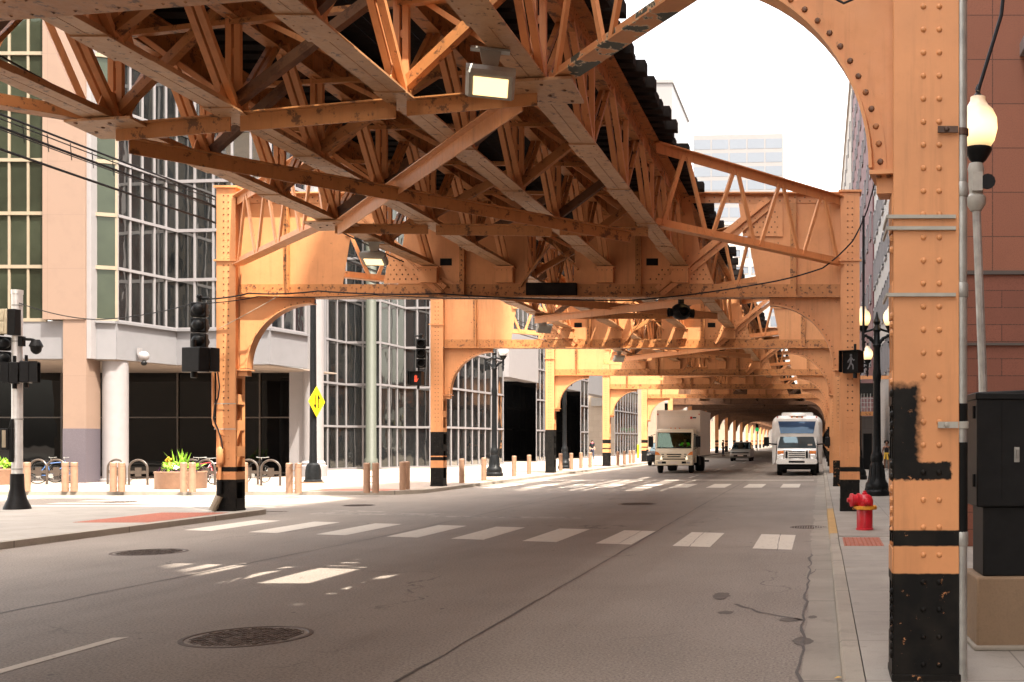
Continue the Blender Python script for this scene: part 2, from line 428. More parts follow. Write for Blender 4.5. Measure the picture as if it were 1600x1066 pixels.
M['plinth'] = concrete('concrete_plinth', (0.27, 0.18, 0.11), 0)
M['plaza'] = concrete('plaza_paving', (0.36, 0.29, 0.24), 2.0, 2.0)
M['brickpad'] = simple('red_tactile_paving', (0.33, 0.11, 0.07), 0.75, 0.2, 10, 0.4)
def roadpaint():
    t = NT('worn_road_paint'); p = t.pos(); n = t.noise(p, 14, 6, 0.7); g = t.noise(p, 80, 2)
    X, Y, Z = t.xyz(p)
    c = t.mix(t.ramp(n, 0.56, 0.70, 0, 0.75), (0.56, 0.51, 0.44), (0.24, 0.205, 0.175))
    t.col(c); t.rough(0.7); t.bump(g, 0.2); return t.m
M['paint'] = roadpaint()
def fadedpaint():
    t = NT('faded_road_paint'); n = t.noise(t.pos(), 5, 6, 0.7)
    t.col(t.mix(t.ramp(n, 0.42, 0.6), (0.32, 0.28, 0.24), (0.16, 0.137, 0.12))); t.rough(0.75); return t.m
M['fadedpaint'] = fadedpaint()
M['tar'] = simple('tar_seam', (0.06, 0.05, 0.043), 0.6, 0.3, 6)
M['patch'] = simple('dark_asphalt_patch', (0.10, 0.083, 0.071), 0.75, 0.25, 9, 0.4)
M['iron'] = simple('worn_cast_iron', (0.07, 0.05, 0.04), 0.55, 0.35, 10, 0.3, 0.3)
M['yellowkerb'] = concrete('yellow_painted_kerb', (0.50, 0.31, 0.12), 3.0)

def stone(name, c, bw, bh, var=0.08, groove=0.35, off=0.5, speck=0.15):
    t = NT(name); p = t.pos(); X, Y, Z = t.xyz(p)
    u = t.math('ADD', X, Y); cb = t.n('ShaderNodeCombineXYZ'); t.l(u, cb.inputs[0]); t.l(Z, cb.inputs[1])
    br = t.n('ShaderNodeTexBrick'); br.offset = off; br.inputs['Scale'].default_value = 1.0; br.inputs['Mortar Size'].default_value = 0.008
    br.inputs['Brick Width'].default_value = bw; br.inputs['Row Height'].default_value = bh; br.inputs['Bias'].default_value = 0
    br.inputs['Color1'].default_value = (*sc(c, 1 - var), 1); br.inputs['Color2'].default_value = (*sc(c, 1 + var), 1); br.inputs['Mortar'].default_value = (*sc(c, groove), 1)
    t.l(cb.outputs[0], br.inputs['Vector'])
    n = t.noise(p, 2, 5); g = t.noise(p, 70, 2)
    col = t.mix(t.ramp(n, 0.5, 0.75, 0, 0.3), br.outputs['Color'], sc(c, 0.7))
    col = t.mix(t.ramp(g, 0.5, 0.65, 0, 1), col, sc(c, 1 - speck)) if speck else col
    t.col(col); t.rough(0.6); return t.m
M['pinkstone'] = stone('pink_limestone_cladding', (0.215, 0.145, 0.108), 2.4, 2.13, 0.03, 0.75, 0.0, 0.06)
M['granite'] = stone('red_granite_tiles', (0.27, 0.10, 0.055), 0.58, 0.70, 0.06, 0.25, 0.0, 0.25)
M['granite_low'] = stone('red_granite_courses', (0.21, 0.072, 0.042), 0.78, 0.27, 0.1, 0.3, 0.5, 0.2)
M['maroon'] = stone('maroon_brick', (0.14, 0.042, 0.045), 0.6, 0.2, 0.1, 0.6)
M['paleb'] = stone('pale_limestone', (0.42, 0.39, 0.36), 1.2, 0.6, 0.05, 0.7)
M['tanstone'] = stone('tan_stone', (0.42, 0.33, 0.25), 1.4, 0.7, 0.06, 0.6)
M['greystone'] = stone('grey_stone', (0.34, 0.31, 0.28), 1.5, 0.75, 0.06, 0.6)
M['darkstone'] = stone('dark_stone', (0.09, 0.075, 0.065), 1.2, 0.6, 0.1, 0.5)
M['towerpale'] = simple('pale_tower_panel', (0.162, 0.155, 0.155), 0.5, 0.03, 0.1)
M['rail'] = simple('rusty_rail', (0.08, 0.045, 0.03), 0.5, 0.3, 9, 0, 0.4)
# ================================================================ GROUND
gb = MB(); gb.box(-1500, 1500, -300, 3000, -0.6, -0.135)
struct(gb.build('ground', M['asphalt']))
rb = MB(); rb.box(-13.5, 0.2, -40, 420, -0.13, -0.12)
rb.box(-120, -13.5, 27.3, 35.5, -0.13, -0.12)
struct(rb.build('road', M['asphalt']))
def arc(cx, cy, r, a0, a1, n=8): return [(cx + r * math.cos(R(a0 + (a1 - a0) * i / n)), cy + r * math.sin(R(a0 + (a1 - a0) * i / n))) for i in range(n + 1)]
# pavements are slabs 0.12 above the road with rounded corners
nearL = [(-120, -40), (-13.68, -40)] + arc(-14.98, 25.84, 1.3, 0, 90) + [(-120, 27.14)]
farL = [(-120, 35.68)] + arc(-15.6, 37.6, 1.92, -90, 0) + [(-13.68, 420), (-120, 420)]
struct(MB().prism(nearL, -0.2, 0.0, 'z').build('pavement_left_near', M['pave']))
struct(MB().prism(farL, -0.2, 0.0, 'z').build('pavement_left_far', M['plaza']))
rp = MB(); rp.box(0.32, 60, -40, 17.0, -0.2, 0.0); rp.box(0.32, 60, 18.9, 420, -0.2, 0.0)
rp.box(0.32, 60, 17.0, 18.9, -0.2, -0.012)
struct(rp.build('pavement_right', M['pave']))
def ring(outer_r_pts, inner_pts, z1=-0.001):
    m = MB()
    for (a, b, c, d) in zip(outer_r_pts[:-1], outer_r_pts[1:], inner_pts[1:], inner_pts[:-1]):
        m.prism([a, b, c, d], -0.2, z1, 'z')
    return m
ko = [(-13.5, -40)] + arc(-14.98, 25.84, 1.48, 0, 90) + [(-120, 27.32)]
ki = [(-13.68, -40)] + arc(-14.98, 25.84, 1.3, 0, 90) + [(-120, 27.14)]
struct(ring(ko, ki).build('kerb_left_near', M['kerb'], smooth=0))
ko = [(-120, 35.5)] + arc(-15.6, 37.6, 2.1, -90, 0) + [(-13.5, 420)]
ki = [(-120, 35.68)] + arc(-15.6, 37.6, 1.92, -90, 0) + [(-13.68, 420)]
struct(ring(ko, ki).build('kerb_left_far', M['kerb'], smooth=0))
kr = MB()
def kerbseg(m, y0, y1, z0=0.002, z1=0.002):
    m.quads([[(.16, y0, -.2), (.31, y0, -.2), (.31, y0, z0), (.18, y0, z0), (.16, y0, z0 - .02)], [(.16, y1, -.2), (.31, y1, -.2), (.31, y1, z1), (.18, y1, z1), (.16, y1, z1 - .02)]])
kerbseg(kr, -40, 16.2); kerbseg(kr, 16.2, 17.0, .002, -.05); kerbseg(kr, 17.0, 18.9, -.05, -.05); kerbseg(kr, 18.9, 19.4, -.05, .002); kerbseg(kr, 26.5, 420)
struct(kr.build('kerb_right', M['kerb'], smooth=0))
ky = MB(); kerbseg(ky, 19.4, 26.5); struct(ky.build('kerb_right_yellow', M['yellowkerb'], smooth=0))
rng = random.Random(3)
pts = []; y = -6
while y < 60:
    pts.append((-0.16 + rng.uniform(-.045, .045), y)); y += rng.uniform(.25, .9)
gt = MB()
for (a, b) in zip(pts[:-1], pts[1:]): gt.poly([(a[0], a[1], -.116), (.165, a[1], -.116), (.165, b[1], -.116), (b[0], b[1], -.116)])
struct(gt.build('gutter', M['gutter'], smooth=0))
def jag(pts, w, z, m, rng, step=0.35, amp=0.03):
    """thin wandering strip on the road"""
    P = [Vector((*p, z)) for p in pts]; q = []
    for a, b in zip(P[:-1], P[1:]):
        n = max(1, int((b - a).length / step))
        for i in range(n): q.append(a.lerp(b, i / n) + Vector((rng.uniform(-amp, amp), rng.uniform(-amp, amp), 0)))
    q.append(P[-1]); prev = None
    for i, p in enumerate(q):
        d = (q[min(i + 1, len(q) - 1)] - q[max(i - 1, 0)]).normalized(); s = Vector((-d.y, d.x, 0)); ww = w * rng.uniform(.4, 1.2)
        cur = (p - s * ww / 2, p + s * ww / 2)
        if prev: m.poly([prev[0], cur[0], cur[1], prev[1]])
        prev = cur
sm = MB()
jag([(-3.12, 5), (-3.3, 30), (-3.35, 70)], .035, -.1165, sm, rng, .5, .012)
jag([(-8.6, 8.5), (-8.2, 20), (-8.3, 36)], .03, -.1165, sm, rng, .5, .02)
jag([(-0.17, 5), (-.16, 11), (-.15, 17)], .03, -.1125, sm, rng, .3, .03)
jag([(-.95, 11.8), (-.62, 11.2), (-.36, 10.95), (-.17, 10.7)], .05, -.1165, sm, rng, .12, .02)
jag([(-.2, 14.2), (-.05, 14.9), (.16, 14.9)], .02, -.1115, sm, rng, .12, .02)
for (x_, f_) in ((-3.92, .42), (-2.52, .30), (-1.13, .42)): jag([(x_ + f_, 17.4 - .317 * (x_ + .8)), (x_ + f_ - .06, 20.6 - .317 * (x_ + .8))], .014, -.1135, sm, rng, .3, .008)
struct(sm.build('road_seams', M['tar'], smooth=0))
pt = MB()
def blob(m, cx, cy, rx, ry, z, rng, n=18):
    m.poly([(cx + rx * math.cos(2 * math.pi * i / n) * rng.uniform(.75, 1.1), cy + ry * math.sin(2 * math.pi * i / n) * rng.uniform(.75, 1.1), z) for i in range(n)])
for (cx, cy, rx, ry) in ((-1.15, 12.4, .11, .3), (-.99, 11.2, .09, .12), (-.30, 10.75, .12, .13), (-.16, 9.6, .1, .22), (-.08, 10.9, .05, .1)):
    blob(pt, cx, cy, rx, ry, -.1155 if cx > -.17 else -.1165, rng)
struct(pt.build('road_patches', M['patch'], smooth=0))
# crosswalk, stop line, lane dash
cw = MB()
xs = [-12.75, -11.2, -9.65, -8.1, -6.75, -5.32, -3.92, -2.52, -1.13]
for x in xs:
    y0 = 17.75 - 0.317 * (x + 0.8); L = 2.75
    cw.poly([(x, y0, -.116), (x + .66, y0 - .209, -.116), (x + .66, y0 + L - .209, -.116), (x, y0 + L, -.116)])
struct(cw.build('crosswalk_markings', M['paint'], smooth=0))
cw = MB()
for i in range(9):
    x = -12.9 + 1.42 * i; cw.poly([(x, 41, -.116), (x + .72, 41, -.116), (x + .72, 44.6, -.116), (x, 44.6, -.116)])
cw.poly([(-13.4, 48.6, -.116), (-.3, 48.6, -.116), (-.3, 49.2, -.116), (-13.4, 49.2, -.116)])
struct(cw.build('far_crosswalk_markings', M['paint'], smooth=0))
cw = MB()
for i in range(6):
    y = 28.0 + 1.25 * i; cw.poly([(-22, y, -.116), (-16.6, y, -.116), (-16.6, y + .55, -.116), (-22, y + .55, -.116)])
struct(cw.build('side_crosswalk_markings', M['paint'], smooth=0))
cw = MB(); cw.poly([(-6.42, 3, -.116), (-6.30, 3, -.116), (-6.30, 9.8, -.116), (-6.42, 9.75, -.116)])
for k in range(6): cw.poly([(-6.42, 52 + 12 * k, -.116), (-6.3, 52 + 12 * k, -.116), (-6.3, 56 + 12 * k, -.116), (-6.42, 56 + 12 * k, -.116)])
struct(cw.build('lane_markings', M['paint'], smooth=0))
cw = MB()
for (xa, xb, y0, y1) in ((-12.5, -9.2, 26.2, 26.9), (-9.2, -5.5, 25.2, 25.7), (-12.6, -11, 27.4, 27.8)):
    cw.poly([(xa, y0, -.1165), (xb, y0 - .5, -.1165), (xb, y1 - .5, -.1165), (xa, y1, -.1165)])
struct(cw.build('old_road_markings', M['fadedpaint'], smooth=0))
bp = MB()
def pad(m, x0, x1, y0, y1, z):
    m.box(x0, x1, y0, y1, z - .02, z + .004)
    nx = int((x1 - x0) / .07); ny = int((y1 - y0) / .07)
    for i in range(nx):
        for j in range(ny): m.rivet((x0 + .035 + i * .07, y0 + .035 + j * .07, z + .004), (0, 0, 1), .014, 5, 1)
pad(bp, .38, 1.02, 17.2, 18.7, -.012); struct(bp.build('tactile_paving_right', M['brickpad']))
bp = MB(); pad(bp, -15.3, -13.75, 22.0, 25.0, 0); struct(bp.build('tactile_paving_left', M['brickpad']))
bp = MB(); bp.box(-17.2, -14.5, 36.0, 37.2, -.02, .004); bp.box(-14.6, -13.8, 45.2, 46.6, -.02, .004); bp.box(-14.6, -13.8, 70.5, 72.5, -.02, .004)
struct(bp.build('tactile_paving_far', M['brickpad'], smooth=0))

def manhole(x, y, r, label, square=False):
    m = MB(); m.lathe([(0, -.1), (r * 1.1, -.1), (r * 1.1, .004), (r * 1.02, .006), (r, -.004), (0, -.004)], (0, 0, 0), 36)
    t = m.build('manhole_cover', M['iron'], None, (x, y, -.12)); tag(t, label, 'manhole cover', 'iron covers in the road')
    b = MB()
    rg = random.Random(int(x * 97))
    n = int(r / .055)
    for i in range(-n, n + 1):
        for j in range(-n, n + 1):
            px, py = i * .052, j * .052
            if px * px + py * py < (r * .93) ** 2: b.box(px - .017, px + .017, py - .017, py + .017, -.006, .006 + rg.uniform(-.004, .003))
    b.build('tread_pattern', M['iron'], t, smooth=0)
    return t
manhole(-5.24, 9.83, .5, 'large round iron manhole cover nearest the camera, beside the white lane dash')
manhole(-10.8, 17.3, .5, 'worn manhole cover in the road between the left kerb and the crosswalk')
manhole(-12.8, 29.8, .4, 'small dark manhole cover in the road just beyond the left steel column')
manhole(-5.2, 30.5, .5, 'manhole cover in mid street beyond the crosswalk')
manhole(-.25, 22.3, .35, 'round drain cover in the right gutter beyond the last crosswalk bar')
manhole(-20.5, 31.5, .45, 'dark manhole cover in the sunlit side street on the left')
# fallen leaf by the kerb
lf = MB(); lf.poly([(0, 0, 0), (.03, .02, .012), (.07, .01, .006), (.05, -.025, .014), (.02, -.02, .008)])
tag(lf.build('fallen_leaf', M['yflower'], None, (.10, 8.05, -.108), smooth=0), 'dry yellow leaf lying in the right gutter near the big column', 'leaf')

# ================================================================ ELEVATED RAILWAY
X0 = 0.7                                        # bents are built round their right column
CXR = (0.47, 0.93); CXL = (-14.33, -13.87); DEP = 0.42
TOP = 7.55; FL = 5.11

def column_mesh(rn, right, hi):
    """I-shaped riveted column, own origin at the middle of its front foot"""
    m = MB(); w = .228; top = TOP + (.02 if right else .12)
    m.box(-w, w, 0, .025, 0, top); m.box(-w, w, DEP - .025, DEP, 0, top)
    s = -1 if right else 1                      # the street side
    for zz0, zz1 in [(0, .30)] + [(.3 + .62 * k + .38, .3 + .62 * k + .62) for k in range(5)]:   # batten plates below the knee
        for side in (-1, 1): m.box(side * w - .008, side * w + .008, .03, DEP - .03, zz0, zz1)
    m.box(-.012, .012, .025, DEP - .025, 0, 3.4)
    m.box(-w + .03, w - .03, .025, DEP - .025, 3.36, top)
    for yy in (.027, DEP - .087):
        for side in (-1, 1): m.box(side * (w - .03), side * (w - .012), yy, yy + .06, 0, top)
    m.box(-w - .012, w + .012, -.012, DEP + .012, 0, .05)
    # cap and mid ledge
    m.box(-w - .05, w + .05, -.05, DEP + .05, top, top + .05)
    m.box(-w - .05, w + .05, -.04, .06, 5.93, 5.97)
    if rn:
        r = .021 if hi else .022; n = 10 if hi else 5; k = 3 if hi else 2
        z = .12; i = 0
        while z < top - .08:
            for dx in (-.02, .09) if hi else (-.055, .055): m.rivet((dx, 0, z), (0, -1, 0), r, n, k)
            z += .19 if z < 1.5 else (.16 if hi else .15); i += 1
        if hi:
            for zz in (1.34, 1.42, 1.5, 2.0, 2.08, 3.0, 3.08, .5, .56, .62, 1.05, 1.12, 1.19, 1.26, 1.72, 1.78, 1.85, 2.42, 2.48, 2.54, .3, .36, .42, .24, .18):
                m.rivet((-w - .004, .04, zz), (-1, 0, 0), .03, 8, 2); m.rivet((w + .008, .06, zz), (1, 0, 0), .022, 8, 2)
        z = 3.5
        while z < top - .1:
            m.rivet((s * (w - .03), .055, z), (s, 0, 0), .014, 5, 1); z += .15
    return m

def arc_pts(cx, cz, r, a0, a1, n): return [(cx + r * math.cos(R(a0 + (a1 - a0) * i / n)), cz + r * math.sin(R(a0 + (a1 - a0) * i / n))) for i in range(n + 1)]
def knee_mesh(right, rn, hi):
    n = 20
    if right: cx, r, cin, a = -1.2, 1.5, CXR[0], arc_pts(-1.2, 3.4, 1.5, 0, 90, n)
    else: cx, r, cin, a = -12.1, 1.55, CXL[1], arc_pts(-12.1, 3.4, 1.55, 180, 90, n)
    s = 1 if right else -1
    m = MB()
    # web: strip between the arc and the upper/outer edge
    y0, y1 = .19, .215
    corner = (cin, FL)
    for i in range(n):
        p, q = a[i], a[i + 1]
        t0, t1 = i / n, (i + 1) / n
        def edge(t):
            L1 = FL - 3.4; L2 = abs(cin - (cx - s * .02)); d = t * (L1 + L2)
            return (cin, 3.4 + d) if d < L1 else (cin - s * (d - L1), FL)
        e0, e1 = edge(t0), edge(t1)
        poly = [p, e0, e1, q]
        if e0[0] == cin and e1[0] != cin: poly = [p, e0, corner, e1, q]
        m.prism(poly, y0, y1, 'y')
    fo = [(cx + (x - cx) * (1 + .012 / r), 3.4 + (z - 3.4) * (1 + .012 / r)) for x, z in a]
    fi = [(cx + (x - cx) * (1 - .012 / r), 3.4 + (z - 3.4) * (1 - .012 / r)) for x, z in a]
    for i in range(n): m.prism([fi[i], fo[i], fo[i + 1], fi[i + 1]], .07, .335, 'y')
    # angle on the web along the arc, with rivets
    ao = [(cx + (x - cx) * (1 + .105 / r), 3.4 + (z - 3.4) * (1 + .105 / r)) for x, z in a]
    for i in range(n): m.prism([fo[i], ao[i], ao[i + 1], fo[i + 1]], .176, .188, 'y')
    if rn:
        k = 19 if hi else 16
        for i in range(k):
            t = R((i + .5) / k * 90); t = t if right else math.pi - t
            m.rivet((cx + (r + .06) * math.cos(t), .176, 3.4 + (r + .06) * math.sin(t)), (0, -1, 0), .024 if hi else .021, 8 if hi else 5, 2)
    # bracket at the foot of the arc
    x0, x1 = (cin - .16, cin) if right else (cin, cin + .16 + .1)
    m.box(x0 - .01, x1 + .01, .02, .37, 3.34, 3.37); m.box(x0 + .03 if right else x0, x1 if right else x1 - .04, .10, .30, 3.22, 3.34)
    if rn:
        for i in range(2):
            for j in range(3): m.rivet((x0 + .05 + i * .07, .08 + j * .11, 3.34), (0, 0, -1), .022 if hi else .016, 8 if hi else 5, 2)
    return m

def girder_parts(parent, rn, hi, full=True, block=False, dark=False):
    x0 = X0
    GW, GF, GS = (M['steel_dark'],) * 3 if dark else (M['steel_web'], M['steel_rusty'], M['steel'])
    def sh(m): m.v = [(a - x0, b, c) for a, b, c in m.v]; return m
    L, Rr = CXL[1], CXR[0]
    yw0, yw1 = .195, .21
    # web plates (outline in x,z)
    plates = [[(L, FL + .02), (-11.46, FL + .02), (-11.08, TOP - .02), (L, TOP - .02)],
              [(-10.1, FL + .02), (-7.0, FL + .02), (-7.0, TOP - .02), (-9.8, TOP - .02), (-10.08, 5.75)],
              [(-5.87, FL + .02), (-2.68, FL + .02), (-3.12, TOP - .02), (-5.87, TOP - .02)],
              [(-1.46, FL + .02), (Rr, FL + .02), (Rr, TOP - .02), (-1.92, TOP - .02)]]
    for p in plates: sh(MB().prism(p, yw0, yw1, 'y')).build('web_plate', GW, parent)
    b = MB(); b.box(L, Rr, 0.0, DEP, FL - .03, FL); b.box(L, Rr, .17, .19, FL, FL + .30); b.box(L, Rr, .03, .17, FL, FL + .015)
    b.box(L, Rr, .215, .23, FL, FL + .28)
    if rn:
        x = L + .06; i = 0
        while x < Rr - .05:
            b.rivet((x, .17, FL + .1 + (.12 if i % 2 else 0)), (0, -1, 0), .024, 5, 2)
            if i % 2 == 0:
                b.rivet((x, .08, FL - .03), (0, 0, -1), .017, 5, 1); b.rivet((x, .34, FL - .03), (0, 0, -1), .017, 5, 1)
            x += .105; i += 1
    sh(b).build('bottom_flange', GF, parent)
    b = MB(); b.box(L, Rr, 0.0, DEP, TOP, TOP + .03); b.box(L, Rr, .17, .19, TOP - .2, TOP); b.box(L, Rr, .03, .17, TOP - .015, TOP)
    if rn:
        x = L + .06; i = 0
        while x < Rr - .05:
            b.rivet((x, .17, TOP - .07 - (.08 if i % 2 else 0)), (0, -1, 0), .021, 5, 2); x += .12; i += 1
    sh(b).build('top_flange', GS, parent)
    # stiffeners
    for xs_ in (-12.75, -8.55, -4.35, -.65):
        b = MB(); b.box(xs_ - .075, xs_ + .075, .175, .195, FL + .30, TOP - .2); b.box(xs_ + .055, xs_ + .075, .06, .175, FL + .02, TOP - .02)
        if rn:
            z = FL + .4
            while z < TOP - .3: b.rivet((xs_ - .03, .175, z), (0, -1, 0), .021, 5, 2); z += .12
        sh(b).build('stiffener', GF, parent)
    # gussets with close rivets and the big diagonals across the end openings
    for s, pts, dg in ((-1, [(-10.42, FL + .31), (-8.75, FL + .31), (-9.85, 6.15), (-10.3, 6.15)], ((-9.0, 5.25), (-11.35, 7.35))),
                       (1, [(-4.3, FL + .31), (-2.55, FL + .31), (-2.82, 6.15), (-3.35, 6.15)], ((-3.85, 5.22), (-1.2, 7.38)))):
        b = MB(); b.prism(pts, .155, .17, 'y')
        if rn:
            xa = min(p[0] for p in pts); z = FL + .42; row = 0
            while z < 6.1:
                x = xa + .1 + (.06 if row % 2 else 0)
                while x < max(p[0] for p in pts) - .05:
                    # inside the outline?
                    t = (z - FL - .31) / (6.15 - FL - .31)
                    lo = pts[0][0] + (pts[3][0] - pts[0][0]) * t; hi_ = pts[1][0] + (pts[2][0] - pts[1][0]) * t
                    if lo + .05 < x < hi_ - .05: b.rivet((x, .155, z), (0, -1, 0), .022, 5, 2)
                    x += .14
                z += .11; row += 1
        sh(b).build('gusset_plate', GS, parent)
        u = dg[1]; b = MB()
        gx0, gx1 = (u[0] - .1, u[0] + .95) if s < 0 else (u[0] - .75, u[0] + .3)
        b.prism([(gx0 + (.0), TOP - .21), (gx0 + .1, 6.55), (gx1, 6.55), (gx1, TOP - .21)], .155, .17, 'y')
        if rn:
            z = 6.65; row = 0
            while z < TOP - .3:
                x = gx0 + .16 + (.06 if row % 2 else 0)
                while x < gx1 - .05: b.rivet((x, .155, z), (0, -1, 0), .021, 5, 2); x += .14
                z += .12; row += 1
        sh(b).build('gusset_plate', GS, parent)
        p0 = (dg[0][0], .11, dg[0][1]); p1 = (dg[1][0], .11, dg[1][1])
        b = MB(); b.bar(p0, p1, .02, .26, (0, 1, 0) if False else (0, 0, 1)); 
        d = (Vector(p1) - Vector(p0)).normalized(); up = Vector((0, 1, 0)).cross(d)
        if up.z < 0: up = -up
        b = MB(); b.bar(p0, p1, .02, .12, up, 0, -.09); b.bar(p0, p1, .02, .12, up, 0, .09); b.bar(p0, p1, .09, .02, up, .04, .0)
        if rn:
            for k in range(9):
                for o in (-.1, .1):
                    q = Vector(p0).lerp(Vector(p1), .04 + .115 * k) + up * o; b.rivet((q.x, .098, q.z), (0, -1, 0), .015, 5, 1)
        sh(b).build('diagonal_brace', GS, parent)
    # small bracing and dark ballast box in the middle opening
    b = MB(); b.bar((-7.15, .12, 5.35), (-6.45, .12, 6.35), .04, .11, (0, 1, 0)); sh(b).build('opening_brace', GF, parent)
    b = MB(); b.bar((-6.35, .12, 6.35), (-5.78, .12, 5.75), .04, .09, (0, 1, 0)); sh(b).build('opening_brace', GF, parent)
    if block == 1: b = MB(); b.box(-7.0, -5.8, .02, .165, FL + .02, FL + .32); sh(b).build('timber_block', M['tie'], parent, bevel=.02)
    # bearing seats under the chords, black plates standing in for the dark web cutouts
    for xx in (-9.3, -7.5, -5.12, -3.33):
        b = MB(); b.box(xx - .2, xx + .2, -.02, .165, FL + .32, 5.78); b.box(xx - .24, xx + .24, -.06, .19, 5.78, 5.81)
        if rn:
            for i in range(4): b.rivet((xx - .17 + .113 * i, -.02, 5.72), (0, -1, 0), .014, 5, 1)
        sh(b).build('bearing_seat', GW, parent)
    for xx in (-8.95, -4.02) if block else ():
        b = MB(); b.box(xx - .14, xx + .14, .19, .1945, 5.86, 6.03); sh(b).build('dark_cutout_plate', M['black_matt'], parent)

BENT_Y = [7.45, 25.5, 39.5, 56.0, 70.7, 86.0, 101, 116, 131, 146] + [161 + 15 * k for k in range(9)]
BENT_MATS = {
  0: (column_mat('column_paint_patch', STD, .07, [(.40, .685, 1.46, 2.06, .03), (.40, .905, 1.40, 1.525, .006)]), column_mat('column_paint_std', STD, .02)),
  1: (column_mat('column_paint_chipped', STD, .05), column_mat('column_paint_left', STD, .0)),
  2: (column_mat('column_paint_speckled', [(-.2, .95)], .12), column_mat('column_paint_framed', [(-.2, .68), (.95, 1.08), (1.12, 2.0)], .02)),
  3: (M['steel'], column_mat('column_paint_tall_base', [(-.2, 2.25)], .03)),
  4: (column_mat('column_paint_tall_base_right', [(-.2, 1.0), (1.2, 2.6)], .05), column_mat('column_paint_banded', [(-.2, .9), (1.12, 1.2), (1.5, 1.75)], .04)),
}
colcache = {}
def make_bent(k, y, label, rz=0.0, rn=True, hi=False, dark=False):
    t = thing('railway_bent', label, 'railway bent', (X0 + (.033 if hi else 0), y, .2 if hi else 0), rz, 'steel bents of the elevated railway')
    mr, ml = BENT_MATS.get(k, BENT_MATS[0 if k == 0 else 1] if False else BENT_MATS.get(4))
    for right, mm in ((True, mr), (False, ml)):
        o = column_mesh(rn, right, hi and right).build('column', mm, t, rivz=None if hi else 2.3)
        o.location = (0, 0, -.2 if hi else 0) if right else (-14.8, 0, 0); o.rotation_euler = (0, 0, -rz)
        if hi and right:
            o['label'] = 'near right column with black L shaped paint patch and black base'
            bv = o.modifiers.new('bevel', 'BEVEL'); bv.width = .004; bv.segments = 1; bv.limit_method = 'ANGLE'; bv.angle_limit = R(60)
        kn = knee_mesh(right, rn, hi and right); kn.v = [(a - X0, b, c) for a, b, c in kn.v]
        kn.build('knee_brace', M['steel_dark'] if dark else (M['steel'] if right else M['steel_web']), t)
    girder_parts(t, rn, hi, True, k if k in (1, 2) else 0, dark)
    return t
BL = ['nearest bent, its riveted right column filling the right edge with black paint patch',
      'first full arched bent beyond the crosswalk, signal on its left column',
      'second arched bent, left column with a black painted frame, behind the first',
      'third arched bent, left column with a tall plain black base',
      'fourth arched bent beyond the crosswalk, just behind the box truck',
      'fifth arched bent beyond the crosswalk, left column behind the dark parked truck']
bents = []
for k in range(6):
    bents.append(make_bent(k, BENT_Y[k], BL[k], R(-10) if k == 0 else 0, True, k == 0))
far = make_bent(9, BENT_Y[6], 'sixth arched bent, shade toned, deep under the railway above the truck', 0, False, False, True)  # dark girder colour carries the tunnel's shade
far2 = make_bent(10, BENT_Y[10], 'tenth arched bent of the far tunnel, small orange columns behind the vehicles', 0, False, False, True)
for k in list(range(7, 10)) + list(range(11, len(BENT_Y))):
    dup(far if k < 10 else far2, (X0, BENT_Y[k], 0), None, '%s arched bent of the far tunnel, small orange columns behind the vehicles' % ORD[k - 1])

